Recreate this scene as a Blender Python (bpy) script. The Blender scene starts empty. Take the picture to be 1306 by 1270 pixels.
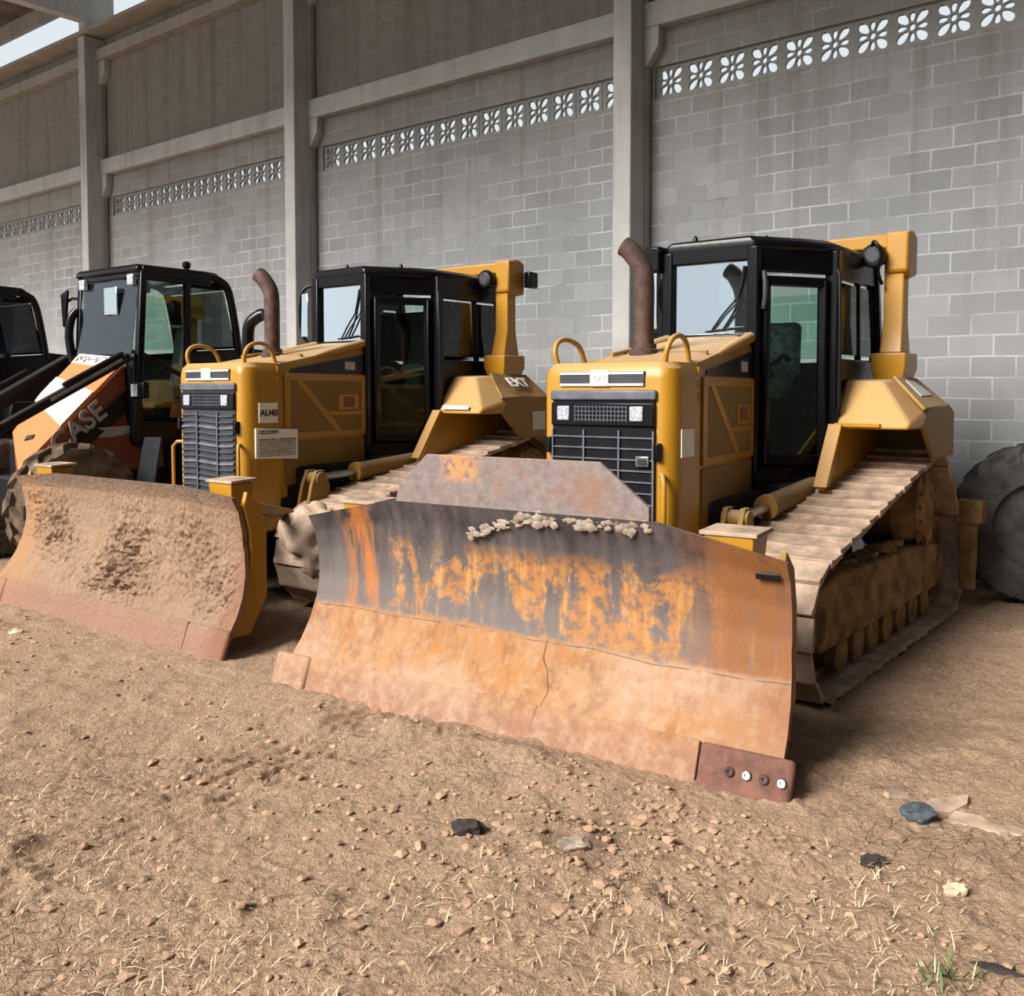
import bpy, bmesh, math, random
from mathutils import Vector, Matrix, noise
R = math.radians
SC = bpy.context.scene
COL = SC.collection
random.seed(7)

# ------------------------------------------------------------------ camera, light, exposure
cam_d = bpy.data.cameras.new('camera')
cam = bpy.data.objects.new('camera', cam_d)
COL.objects.link(cam)
cam_d.sensor_fit = 'HORIZONTAL'
cam_d.sensor_width = 36.0
cam_d.lens = 36.0 * 1250.0 / 1306.0
cam_d.shift_y = -73.0 / 1306.0
cam_d.clip_start = 0.05
cam_d.clip_end = 400
cam.location = (0, 0, 1.85)
cam.rotation_euler = (R(90) - math.atan(62.0 / 1250.0), 0, 0)
SC.camera = cam

world = bpy.data.worlds.new('sky')
SC.world = world
world.use_nodes = True
wn = world.node_tree.nodes
wl = world.node_tree.links
wn.clear()
w_out = wn.new('ShaderNodeOutputWorld')
w_bg = wn.new('ShaderNodeBackground')
w_bg.inputs['Color'].default_value = (0.87, 0.95, 1.0, 1)
w_bg.inputs['Strength'].default_value = .58
wl.new(w_bg.outputs[0], w_out.inputs[0])

sun_d = bpy.data.lights.new('sun', 'SUN')
sun = bpy.data.objects.new('sun', sun_d)
COL.objects.link(sun)
sun_d.energy = 5.6
sun_d.angle = R(30)
sun_d.color = (1.0, 0.94, 0.86)
sun.rotation_euler = Vector((0.76, 0.52, -0.66)).to_track_quat('-Z', 'Y').to_euler()

SC.view_settings.view_transform = 'Standard'
SC.view_settings.look = 'None'
SC.view_settings.gamma = 1
SC.view_settings.use_curve_mapping = False
SC.view_settings.exposure = 0.58

# ------------------------------------------------------------------ materials
class NT:
    """short node-tree writer"""
    def __init__(s, name):
        s.m = bpy.data.materials.new(name)
        s.m.use_nodes = True
        s.t = s.m.node_tree
        s.n = s.t.nodes
        s.b = s.n['Principled BSDF']
        s.out = s.n['Material Output']
    def link(s, a, b): s.t.links.new(a, b)
    def node(s, kind, **kw):
        n = s.n.new(kind)
        for k, v in kw.items():
            if k in n.inputs: 
                if hasattr(v, 'is_linked'): s.link(v, n.inputs[k])
                else: n.inputs[k].default_value = v
            else: setattr(n, k, v)
        return n
    def coord(s, scale=(1, 1, 1), out='Object'):
        tc = s.node('ShaderNodeTexCoord')
        mp = s.node('ShaderNodeMapping')
        mp.inputs['Scale'].default_value = scale
        s.link(tc.outputs[out], mp.inputs['Vector'])
        return mp.outputs[0]
    def noise(s, scale, detail=4, rough=.55, vec=None, dist=0.0):
        n = s.node('ShaderNodeTexNoise')
        n.inputs['Scale'].default_value = scale
        n.inputs['Detail'].default_value = detail
        n.inputs['Roughness'].default_value = rough
        n.inputs['Distortion'].default_value = dist
        if vec is not None: s.link(vec, n.inputs['Vector'])
        return n.outputs['Fac']
    def ramp(s, fac, stops):
        n = s.node('ShaderNodeValToRGB')
        e = n.color_ramp.elements
        while len(e) < len(stops): e.new(.5)
        for i, (p, c) in enumerate(stops):
            e[i].position = p
            e[i].color = c if len(c) == 4 else (*c, 1)
        s.link(fac, n.inputs[0])
        return n.outputs[0]
    def step(s, fac, a, b, lo=0.0, hi=1.0):
        n = s.node('ShaderNodeMapRange')
        n.inputs[1].default_value = a; n.inputs[2].default_value = b
        n.inputs[3].default_value = lo; n.inputs[4].default_value = hi
        s.link(fac, n.inputs[0])
        return n.outputs[0]
    def math(s, op, a, b=0.0):
        n = s.node('ShaderNodeMath', operation=op)
        n.use_clamp = op in ('MULTIPLY', 'ADD', 'SUBTRACT')
        for i, v in enumerate((a, b)):
            if hasattr(v, 'is_linked'): s.link(v, n.inputs[i])
            else: n.inputs[i].default_value = v
        return n.outputs[0]
    def math_raw(s, op, a, b):
        n = s.node('ShaderNodeMath', operation=op)
        for i, v in enumerate((a, b)):
            if hasattr(v, 'is_linked'): s.link(v, n.inputs[i])
            else: n.inputs[i].default_value = v
        return n.outputs[0]
    def mix(s, fac, a, b, blend='MIX'):
        n = s.node('ShaderNodeMixRGB', blend_type=blend)
        for i, v in enumerate((fac, a, b)):
            if hasattr(v, 'is_linked'): s.link(v, n.inputs[i])
            else: n.inputs[i].default_value = v if i == 0 else (*v, 1)
        return n.outputs[0]
    def xyz(s, vec):
        n = s.node('ShaderNodeSeparateXYZ'); s.link(vec, n.inputs[0]); return n.outputs
    def up(s):
        g = s.node('ShaderNodeNewGeometry')
        return s.xyz(g.outputs['Normal'])[2]
    def bump(s, h, strength=.4, dist=.02):
        n = s.node('ShaderNodeBump')
        n.inputs['Strength'].default_value = strength
        n.inputs['Distance'].default_value = dist
        s.link(h, n.inputs['Height'])
        s.link(n.outputs[0], s.b.inputs['Normal'])
    def done(s, col, rough=.6, metal=0.0, spec=.5):
        if hasattr(col, 'is_linked'): s.link(col, s.b.inputs['Base Color'])
        else: s.b.inputs['Base Color'].default_value = (*col, 1)
        if hasattr(rough, 'is_linked'): s.link(rough, s.b.inputs['Roughness'])
        else: s.b.inputs['Roughness'].default_value = rough
        s.b.inputs['Metallic'].default_value = metal
        s.b.inputs['Specular IOR Level'].default_value = spec
        return s.m

M = {}
DUST = (.40, .30, .20)

def paint(name, col, rough=.38, dust=.75, worn=.35, dustc=DUST, spec=.4):
    t = NT(name)
    v = t.coord()
    n1 = t.noise(3.0, 5, .6, v)
    n2 = t.noise(22.0, 4, .6, v)
    base = t.mix(t.step(n1, .35, .75, 0, worn), col, tuple(c * .62 for c in col))
    up = t.step(t.up(), .25, .95, 0, dust)
    d = t.math('MULTIPLY', up, t.step(n2, .2, .62, .65, 1))
    d = t.math('ADD', d, t.step(n1, .6, .9, 0, .10))
    c = t.mix(d, base, dustc)
    rr = t.step(d, 0, 1, rough, .9)
    t.bump(n2, .06, .01)
    M[name] = t.done(c, rr, 0, spec)
    return M[name]

def plain(name, col, rough=.6, metal=0.0, var=.25, scale=8.0, spec=.4, bump=.1):
    t = NT(name)
    v = t.coord()
    n = t.noise(scale, 4, .6, v)
    c = t.mix(t.step(n, .3, .7, 0, 1), tuple(x * (1 - var) for x in col), tuple(min(1, x * (1 + var)) for x in col))
    if bump: t.bump(n, bump, .01)
    M[name] = t.done(c, rough, metal, spec)
    return M[name]

paint('yellow', (.40, .195, .014), rough=.34)
paint('yellow_dull_shaded', (.23, .125, .016), rough=.6, dust=.75, worn=.5)  # dull paint, darkened further to carry the shade on the machine sides
paint('orange', (.60, .165, .042), rough=.45, dust=.2, worn=.15)
paint('red_brown', (.22, .055, .02), rough=.55, dust=.4)
paint('black_paint', (.0035, .0035, .005), rough=.24, dust=.04, worn=.2, dustc=(.08, .075, .07), spec=.25)
paint('black_dusty', (.007, .007, .009), rough=.5, dust=.14, worn=.3, dustc=(.15, .12, .09), spec=.25)
paint('off_white', (.72, .71, .68), rough=.5, dust=.25)
plain('charcoal', (.028, .030, .040), .55)
plain('grille_metal', (.10, .105, .13), .5, .2, .3)
plain('white_label', (.78, .76, .70), .5, 0, .06)
plain('grey_label', (.45, .44, .42), .5, 0, .2, 40)
plain('ink', (.015, .015, .015), .6)
plain('chrome', (.35, .34, .33), .3, .9, .3)
plain('lamp_glass', (.42, .45, .50), .12, .3, .5, 60)
plain('exhaust_rust', (.075, .042, .034), .7, .2, .5, 14)
plain('seat_cloth', (.50, .56, .68), .9, 0, .6, 20)
plain('seat_black', (.02, .022, .025), .8)
plain('mirror_glass', (.8, .85, .88), .08, 1.0, .03, bump=0)
plain('text_grey', (.36, .35, .35), .6)
plain('rubber', (.045, .041, .037), .9, 0, .5, 9, .2, .4)
plain('rubber_muddy', (.13, .095, .068), .95, 0, .6, 7, .1, .6)
plain('rubber_grey', (.062, .062, .062), .9, 0, .45, 7, .2, .5)
plain('rim_grey', (.10, .10, .10), .7, .2, .3)
plain('grille_black', (.004, .004, .006), .5, spec=.15)
plain('rust_steel', (.135, .062, .046), .8, 0, .4, 12, .3, .4)
plain('dark_void', (.012, .010, .009), .9)
plain('mud_frame', (.20, .125, .055), .9, 0, .5, 6, .1, .6)
plain('mud_shoe', (.36, .265, .20), .92, 0, .4, 7, .1, .6)
plain('mud_clod', (.36, .24, .16), .95, 0, .4, 9, .1, .8)
plain('metal_roof', (.19, .16, .125), .7, .2, .35, 3)
plain('slate_stone', (.055, .07, .085), .7, 0, .5, 18)
plain('dark_clod', (.035, .028, .024), .95, 0, .5, 18)
plain('pale_clod', (.50, .38, .27), .95, 0, .3, 12, .1, .6)
plain('grey_clod', (.26, .21, .17), .95, 0, .4, 12, .1, .6)
plain('dry_straw', (.56, .44, .29), .9, 0, .4, 2, bump=0)
plain('weed_green', (.10, .15, .05), .8, 0, .4, 5, bump=0)

def glass(name, tint, refl=1.0):
    t = NT(name)
    t.n.remove(t.b)
    tr = t.node('ShaderNodeBsdfTransparent'); tr.inputs[0].default_value = (*tint, 1)
    gl = t.node('ShaderNodeBsdfGlossy'); gl.inputs['Roughness'].default_value = .02
    gl.inputs['Color'].default_value = (.9, .95, 1, 1)
    fr = t.node('ShaderNodeFresnel'); fr.inputs['IOR'].default_value = 1.5
    f = t.math('MULTIPLY', fr.outputs[0], refl)
    mx = t.node('ShaderNodeMixShader')
    t.link(f, mx.inputs[0]); t.link(tr.outputs[0], mx.inputs[1]); t.link(gl.outputs[0], mx.inputs[2])
    t.link(mx.outputs[0], t.out.inputs[0])
    M[name] = t.m
glass('tinted_glass', (.76, .89, .84))
glass('front_glass', (.72, .82, .82), 17.0)
glass('loader_glass', (.78, .86, .86), 2.0)
glass('dark_glass', (.35, .40, .46))

# masonry wall: x along, z up
t = NT('blockwork')
oc = t.coord()
x, y, z = t.xyz(oc)
cmb = t.node('ShaderNodeCombineXYZ'); t.link(x, cmb.inputs[0]); t.link(z, cmb.inputs[1])
wob = t.node('ShaderNodeTexNoise'); wob.inputs['Scale'].default_value = 2.2; t.link(cmb.outputs[0], wob.inputs['Vector'])
wv = t.node('ShaderNodeVectorMath', operation='MULTIPLY_ADD')
t.link(wob.outputs['Color'], wv.inputs[0]); wv.inputs[1].default_value = (.03, .022, 0); t.link(cmb.outputs[0], wv.inputs[2])
br = t.node('ShaderNodeTexBrick')
t.link(wv.outputs[0], br.inputs['Vector'])
br.inputs['Scale'].default_value = 1
br.inputs['Brick Width'].default_value = .40
br.inputs['Row Height'].default_value = .20
br.inputs['Mortar Size'].default_value = .0095
br.inputs['Mortar Smooth'].default_value = .3
br.inputs['Color1'].default_value = (.25, .258, .268, 1)
br.inputs['Color2'].default_value = (.35, .36, .375, 1)
br.inputs['Mortar'].default_value = (.29, .30, .312, 1)
br.inputs['Bias'].default_value = 0
n_big = t.noise(.55, 5, .6, cmb.outputs[0])
n_mid = t.noise(3.2, 5, .6, cmb.outputs[0])
n_fine = t.noise(40, 3, .6, cmb.outputs[0])
smp = t.node('ShaderNodeMapping'); smp.inputs['Scale'].default_value = (3.4, .16, 1); t.link(cmb.outputs[0], smp.inputs[0])
n_str = t.noise(1.0, 5, .65, smp.outputs[0])
c = t.mix(t.step(n_mid, .35, .7, 0, .75), br.outputs['Color'], (.28, .29, .30))
c = t.mix(t.step(n_big, .45, .72, 0, .35), c, (.40, .415, .44))
n_mor = t.noise(.9, 4, .65, cmb.outputs[0], .4)
c = t.mix(t.math('MULTIPLY', br.outputs['Fac'], t.step(n_mor, .40, .62, .12, .9)), c, (.56, .575, .59))
c = t.mix(t.math('MULTIPLY', br.outputs['Fac'], t.step(n_mor, .42, .30, 0, .6)), c, (.13, .13, .13))
# upper masonry browner and darker, with upright stain streaks
hi = t.step(z, 4.2, 6.6, 0, 1)
c = t.mix(t.math('MULTIPLY', hi, .72), c, (.215, .188, .145))
c = t.mix(t.math('MULTIPLY', t.step(z, 2.5, 6.0, .12, .9), t.step(n_str, .5, .72, 0, .75)), c, (.125, .112, .09))
c = t.mix(t.step(n_fine, .35, .7, 0, .18), c, (.15, .15, .15))
hm = t.math('SUBTRACT', t.math('MULTIPLY', n_fine, .35), t.math('MULTIPLY', br.outputs['Fac'], .5))
t.bump(hm, .5, .012)
M['blockwork'] = t.done(c, .95, 0, .2)

def concrete(name, a, b):
    t = NT(name)
    v = t.coord()
    n = t.noise(1.3, 6, .65, v)
    m2 = t.noise(26, 4, .6, v)
    sm = t.coord((5, 5, .35))
    s2 = t.noise(1, 4, .6, sm)
    c = t.mix(t.step(n, .3, .7), a, b)
    c = t.mix(t.step(s2, .52, .75, 0, .5), c, tuple(x * .55 for x in a))
    t.bump(m2, .25, .01)
    M[name] = t.done(c, .9, 0, .25)
concrete('concrete', (.38, .38, .37), (.50, .50, .49))
concrete('concrete_dull', (.27, .255, .225), (.36, .345, .31))
concrete('breeze', (.22, .22, .21), (.32, .32, .31))

# blade with worn paint and rust; x forward, y across, z up
t = NT('worn_blade')
oc = t.coord()
x, y, z = t.xyz(oc)
s1 = t.noise(1.0, 6, .62, t.coord((3.2, 3.2, 2.0)), .6)
s2 = t.noise(1.0, 5, .6, t.coord((13, 13, 1.6)))
s3 = t.noise(16, 5, .65, oc)
sb = t.noise(1.1, 3, .5, oc)
gry = t.mix(t.step(s2, .3, .75), (.030, .027, .031), (.11, .092, .088))
gry = t.mix(t.step(z, .60, 1.05, .6, 0), gry, (.175, .15, .14))
org = t.mix(t.step(s3, .3, .7), (.40, .19, .05), (.28, .10, .03))
org = t.mix(t.step(s2, .5, .66, 0, .6), org, (.46, .27, .11))
zz = t.math('MULTIPLY', t.step(z, 1.0, .88), t.step(z, .38, .55))
pm = t.math('ADD', t.step(s1, .455, .505, 0, .85), t.step(s2, .52, .60, 0, .3))
pm = t.math('SUBTRACT', pm, t.step(s3, .50, .60, 0, .6))
pm = t.math('MULTIPLY', pm, t.math('MULTIPLY', zz, t.step(y, -1.08, -.98)))
c = t.mix(pm, gry, org)
# rusty right-hand end
rm = t.math('MULTIPLY', t.step(y, .86, 1.16), t.step(s2, .30, .5, .40, 1))
c = t.mix(rm, c, (.20, .08, .028))
ls = t.math('MULTIPLY', t.math('MULTIPLY', t.step(y, -1.08, -1.18), t.step(y, -1.42, -1.34)), t.step(s2, .40, .56))
c = t.mix(ls, c, (.36, .13, .038))
# tan lower plate
tan = t.mix(t.step(s1, .38, .62), (.30, .135, .045), (.31, .18, .095))
tan = t.mix(t.step(s2, .48, .66, 0, .75), tan, (.19, .085, .042))
tan = t.mix(t.step(s3, .5, .7, 0, .55), tan, (.38, .26, .165))
tan = t.mix(t.math('MULTIPLY', t.step(sb, .5, .62), t.step(s3, .35, .6, .3, .8)), tan, (.34, .235, .165))
tan = t.mix(t.step(y, 1.0, 1.5, 0, .5), tan, (.19, .085, .05))
wz = t.node('ShaderNodeMath', operation='MULTIPLY_ADD'); t.link(sb, wz.inputs[0]); wz.inputs[1].default_value = .10; t.link(z, wz.inputs[2])
wz2 = t.node('ShaderNodeMath', operation='MULTIPLY_ADD'); t.link(s3, wz2.inputs[0]); wz2.inputs[1].default_value = .07; t.link(wz.outputs[0], wz2.inputs[2])
c = t.mix(t.step(wz2.outputs[0], .60, .575), c, tan)
# dark weld lines: one along the lower plate, one upright near the middle
ln = t.math('MULTIPLY', t.step(t.math('ABSOLUTE', t.math_raw('SUBTRACT', wz.outputs[0], .535)), .005, .001), t.step(s1, .40, .5, .1, .8))
ln2 = t.math('MULTIPLY', t.step(t.math('ABSOLUTE', t.math_raw('SUBTRACT', t.math_raw('ADD', y, sb), .63)), .006, .003), t.step(wz.outputs[0], .56, .54))
c = t.mix(t.math('MULTIPLY', t.math('ADD', ln, ln2), .8), c, (.05, .03, .02))
c = t.mix(t.step(wz.outputs[0], .26, .14, 0, .75), c, t.mix(t.step(s3, .4, .65), (.22, .115, .078), (.33, .21, .145)))
t.bump(s3, .35, .012)
M['worn_blade'] = t.done(c, t.step(z, .4, .9, .85, .5), 0, .35)

t = NT('spill_plate')
oc = t.coord()
x, y, z = t.xyz(oc)
s1 = t.noise(2.6, 5, .6, oc)
s3 = t.noise(18, 4, .65, oc)
c = t.mix(t.step(s3, .3, .7), (.15, .118, .112), (.235, .19, .18))
c = t.mix(t.step(s1, .55, .68, 0, .7), c, (.23, .125, .08))
om = t.math('MULTIPLY', t.math('MULTIPLY', t.step(y, -.58, -.52), t.step(y, -.26, -.36)), t.step(z, 1.32, 1.38))
c = t.mix(t.math('MULTIPLY', om, t.step(s3, .38, .5)), c, (.42, .21, .08))
t.bump(s3, .4, .012)
M['spill_plate'] = t.done(c, .7, 0, .3)

t = NT('muddy_blade')
oc = t.coord()
x, y, z = t.xyz(oc)
s1 = t.noise(1.6, 6, .62, oc)
s2 = t.noise(1.0, 5, .6, t.coord((9, 9, 1.5)))
s3 = t.noise(24, 5, .7, oc)
c = t.mix(t.step(s1, .35, .65), (.31, .21, .145), (.26, .165, .108))
c = t.mix(t.step(s2, .5, .72, 0, .6), c, (.20, .12, .078))
c = t.mix(t.step(s3, .48, .66, 0, .6), c, (.34, .25, .18))
c = t.mix(t.step(s3, .42, .30, 0, .6), c, (.13, .085, .06))  # low spots of the bump darkened, crevice shade put into the colour
c = t.mix(t.math('MULTIPLY', t.step(y, -1.0, -1.5), t.step(s2, .3, .6)), c, (.36, .20, .10))
c = t.mix(t.step(z, .22, .12, 0, .6), c, (.27, .145, .11))
c = t.mix(t.math('MULTIPLY', t.step(z, .96, 1.10, 0, .7), t.step(s1, .3, .6, .4, 1)), c, (.15, .11, .09))
c = t.mix(t.step(y, 1.28, 1.46, 0, .6), c, (.22, .10, .06))
t.bump(s3, 1.0, .03)
M['muddy_blade'] = t.done(c, .95, 0, .15)

# soil
t = NT('soil')
oc = t.coord()
n1 = t.noise(.8, 6, .6, oc)
n2 = t.noise(7, 6, .65, oc)
n3 = t.noise(45, 5, .7, oc)
n4 = t.noise(160, 3, .7, oc)
c = t.mix(t.step(n1, .32, .68), (.60, .405, .275), (.48, .325, .22))
c = t.mix(t.step(n2, .5, .75, 0, .75), c, (.235, .16, .11))
c = t.mix(t.step(n3, .5, .66, 0, .75), c, (.68, .50, .355))
c = t.mix(t.step(n3, .44, .32, 0, .5), c, (.20, .135, .09))
c = t.mix(t.step(n4, .54, .68, 0, .7), c, (.13, .088, .06))
gx, gy, gz = t.xyz(oc)
vor = t.node('ShaderNodeTexVoronoi'); vor.feature = 'DISTANCE_TO_EDGE'; vor.inputs['Scale'].default_value = 9
vmp = t.node('ShaderNodeVectorMath', operation='MULTIPLY_ADD')
vn = t.node('ShaderNodeTexNoise'); vn.inputs['Scale'].default_value = 6; t.link(oc, vn.inputs['Vector'])
t.link(vn.outputs['Color'], vmp.inputs[0]); vmp.inputs[1].default_value = (.12, .12, .12); t.link(oc, vmp.inputs[2])
t.link(vmp.outputs[0], vor.inputs['Vector'])
crk = t.math('MULTIPLY', t.step(vor.outputs['Distance'], .022, .0), t.step(n1, .50, .62))
c = t.mix(t.math('MULTIPLY', crk, .7), c, (.10, .068, .045))
dv = t.node('ShaderNodeVectorMath', operation='DISTANCE'); t.link(oc, dv.inputs[0]); dv.inputs[1].default_value = (.24, 4.0, 0)
damp = t.math('MULTIPLY', t.step(dv.outputs['Value'], .42, .08), t.step(n2, .38, .6))
c = t.mix(t.math('MULTIPLY', damp, .6), c, (.17, .125, .09))
h = t.math_raw('ADD', t.math_raw('ADD', t.math('MULTIPLY', n3, .6), t.math('MULTIPLY', n4, .3)), t.math('MULTIPLY', n2, .9))
h = t.math_raw('SUBTRACT', h, t.math('MULTIPLY', crk, .25))
t.bump(h, 1.0, .06)
M['soil'] = t.done(c, .97, 0, .1)

# ------------------------------------------------------------------ mesh builder
class MB:
    def __init__(s): s.v = []; s.f = []
    def add(s, vs, fs):
        o = len(s.v)
        s.v += [tuple(v) for v in vs]
        s.f += [tuple(i + o for i in f) for f in fs]
        return s
    def box(s, x0, x1, y0, y1, z0, z1):
        return s.hexa([(x0, y0, z0), (x1, y0, z0), (x1, y1, z0), (x0, y1, z0), (x0, y0, z1), (x1, y0, z1), (x1, y1, z1), (x0, y1, z1)])
    def hexa(s, p):
        return s.add(p, [(0, 3, 2, 1), (4, 5, 6, 7), (0, 1, 5, 4), (1, 2, 6, 5), (2, 3, 7, 6), (3, 0, 4, 7)])
    def loft(s, loops, cap=True, closed=True):
        n = len(loops[0]); vs = [p for l in loops for p in l]; fs = []
        for k in range(len(loops) - 1):
            for i in range(n if closed else n - 1):
                j = (i + 1) % n
                fs.append((k * n + i, k * n + j, (k + 1) * n + j, (k + 1) * n + i))
        if cap:
            fs.append(tuple(range(n - 1, -1, -1)))
            fs.append(tuple((len(loops) - 1) * n + i for i in range(n)))
        return s.add(vs, fs)
    def prism(s, poly, axis, a, b):
        def P(q, h):
            return {'x': (h, q[0], q[1]), 'y': (q[0], h, q[1]), 'z': (q[0], q[1], h)}[axis]
        return s.loft([[P(q, a) for q in poly], [P(q, b) for q in poly]])
    def slab(s, pts, thick):
        """polygon in space given a thickness along its normal"""
        P = [Vector(p) for p in pts]
        n = Vector((0, 0, 0))
        for i in range(len(P)):
            n += P[i].cross(P[(i + 1) % len(P)])
        n.normalize()
        return s.loft([[p - n * thick / 2 for p in P], [p + n * thick / 2 for p in P]])
    def bar(s, a, b, w, h=None, up=(0, 0, 1)):
        a = Vector(a); b = Vector(b); h = h or w
        d = (b - a).normalized(); u = Vector(up)
        if abs(d.dot(u)) > .97: u = Vector((1, 0, 0))
        r = d.cross(u).normalized(); u = r.cross(d)
        q = [(-1, -1), (1, -1), (1, 1), (-1, 1)]
        return s.loft([[p + r * i * w / 2 + u * j * h / 2 for i, j in q] for p in (a, b)])
    def tube(s, pts, r, n=10, cap=True):
        P = [Vector(p) for p in pts]; rr = r if isinstance(r, (list, tuple)) else [r] * len(P)
        loops = []; u = None
        for i, p in enumerate(P):
            d = (P[min(i + 1, len(P) - 1)] - P[max(i - 1, 0)]).normalized()
            if u is None:
                u = Vector((0, 0, 1)) if abs(d.z) < .9 else Vector((1, 0, 0))
            u = (u - d * u.dot(d)).normalized(); w = d.cross(u)
            loops.append([p + (u * math.cos(t) + w * math.sin(t)) * rr[i] for t in [2 * math.pi * k / n for k in range(n)]])
        return s.loft(loops, cap)
    def lathe(s, c, axis, prof, n=32):
        """prof: list of (radius, offset along axis)"""
        c = Vector(c); a = Vector(axis).normalized()
        u = Vector((0, 0, 1)) if abs(a.z) < .9 else Vector((1, 0, 0))
        u = (u - a * u.dot(a)).normalized(); w = a.cross(u)
        loops = [[c + a * h + (u * math.cos(t) + w * math.sin(t)) * max(r, 1e-4) for t in [2 * math.pi * k / n for k in range(n)]] for r, h in prof]
        return s.loft(loops, True)
    def blob(s, c, r, seed=0, sub=2, amp=.3, squash=(1, 1, 1)):
        bm = bmesh.new(); bmesh.ops.create_icosphere(bm, subdivisions=sub, radius=1)
        vs = []
        for v in bm.verts:
            k = 1 + amp * noise.noise(v.co * 1.3 + Vector((seed * 7.1, seed * 3.3, 0))) + amp * .5 * noise.noise(v.co * 3.1 + Vector((seed, 9, seed)))
            vs.append((c[0] + v.co.x * r * k * squash[0], c[1] + v.co.y * r * k * squash[1], c[2] + v.co.z * r * k * squash[2]))
        bm.verts.index_update()
        fs = [tuple(v.index for v in f.verts) for f in bm.faces]
        bm.free()
        return s.add(vs, fs)
    def build(s, name, mat, parent=None, bevel=0, smooth=0, seg=2):
        me = bpy.data.meshes.new(name)
        me.from_pydata(s.v, [], s.f)
        me.validate()
        bm = bmesh.new(); bm.from_mesh(me)
        bmesh.ops.recalc_face_normals(bm, faces=bm.faces)
        bm.to_mesh(me); bm.free()
        me.materials.append(M[mat])
        o = bpy.data.objects.new(name, me)
        COL.objects.link(o)
        if parent: o.parent = parent
        if bevel:
            b = o.modifiers.new('bevel', 'BEVEL')
            b.width = bevel; b.segments = seg; b.limit_method = 'ANGLE'; b.angle_limit = R(30)
            smooth = smooth or 40
        if smooth:
            me.shade_smooth()
            me.set_sharp_from_angle(angle=R(smooth))
        return o

def tag(o, label=None, cat=None, group=None, kind=None):
    if label: o['label'] = label
    if cat: o['category'] = cat
    if group: o['group'] = group
    if kind: o['kind'] = kind
    return o

def thing(name, label, cat, loc=(0, 0, 0), rz=0, group=None):
    o = bpy.data.objects.new(name, None)
    COL.objects.link(o)
    o.location = loc; o.rotation_euler = (0, 0, rz)
    o.empty_display_size = .3
    return tag(o, label, cat, group)

def copy_tree(o, parent=None):
    c = o.copy(); COL.objects.link(c)
    if parent: c.parent = parent
    for ch in list(o.children): copy_tree(ch, c)
    return c

def bezier(pts, n=8):
    """smooth path through pts (Catmull-Rom)"""
    P = [Vector(p) for p in pts]; out = []
    for i in range(len(P) - 1):
        a = P[max(i - 1, 0)]; b = P[i]; c = P[i + 1]; d = P[min(i + 2, len(P) - 1)]
        for k in range(n):
            t = k / n
            out.append(.5 * ((2 * b) + (c - a) * t + (2 * a - 5 * b + 4 * c - d) * t * t + (3 * b - a - 3 * c + d) * t ** 3))
    out.append(P[-1])
    return out

def text(body, name, mat, parent, size, origin, right, up, ext=.003, shear=0):
    cu = bpy.data.curves.new(name, 'FONT')
    cu.body = body; cu.size = size; cu.extrude = ext; cu.shear = shear
    cu.offset = size * .02
    tmp = bpy.data.objects.new(name, cu)
    me = bpy.data.meshes.new_from_object(tmp)
    bpy.data.objects.remove(tmp); bpy.data.curves.remove(cu)
    me.name = name
    me.materials.clear(); me.materials.append(M[mat])
    o = bpy.data.objects.new(name, me); COL.objects.link(o)
    r = Vector(right).normalized(); u = Vector(up); u = (u - r * u.dot(r)).normalized(); n = r.cross(u)
    o.matrix_local = Matrix(((r.x, u.x, n.x, origin[0]), (r.y, u.y, n.y, origin[1]), (r.z, u.z, n.z, origin[2]), (0, 0, 0, 1)))
    o.parent = parent
    return o

# ------------------------------------------------------------------ ground
def ground_height(x, y):
    v = Vector((x, y, 0))
    near = 1.0
    h = .035 * noise.noise(v * .55) + .014 * noise.noise(v * 2.3 + Vector((4, 1, 0)))
    rough = .5 + .5 * noise.noise(v * .9 + Vector((9, 2, 0)))
    h += .020 * rough * noise.noise(v * 6.0)
    n1 = noise.noise(v * 15.0); n2 = noise.noise(v * 34.0)
    h += (.013 * (1 - 2 * abs(n1)) + .010 * n2) * (.35 + .9 * rough)
    k = noise.noise(v * 5.2 + Vector((1, 7, 0)))
    if k > .18: h += (k - .18) * .10 * rough
    # broad drag marks that run up from the lower left corner
    d = Vector((.50, .866)); s = (x + 2.2) * d.y - (y - 3.2) * d.x
    if -.42 < s < .42:
        e = 1 - abs(s) / .42
        h += e * (.018 * math.sin(s * 62 + noise.noise(v * 2) * 2) + .008 * math.sin(s * 130 + y * 3)) * (.6 + .4 * noise.noise(v * 1.3)) - .012 * e
    # soil pushed up at the foot of the near blade
    q = Vector((x + .2, y - 4.85)); a = (q.x * .826 + q.y * -.563); b = (q.x * .563 + q.y * .826)
    h += .10 * math.exp(-(a / 1.0) ** 2) * math.exp(-(b / .22) ** 2) * (1 + .6 * noise.noise(v * 4))
    h += .06 * math.exp(-((x - .22) ** 2 + (y - 3.95) ** 2) / .10) * (.6 + .9 * noise.noise(v * 6))
    return h

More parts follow.
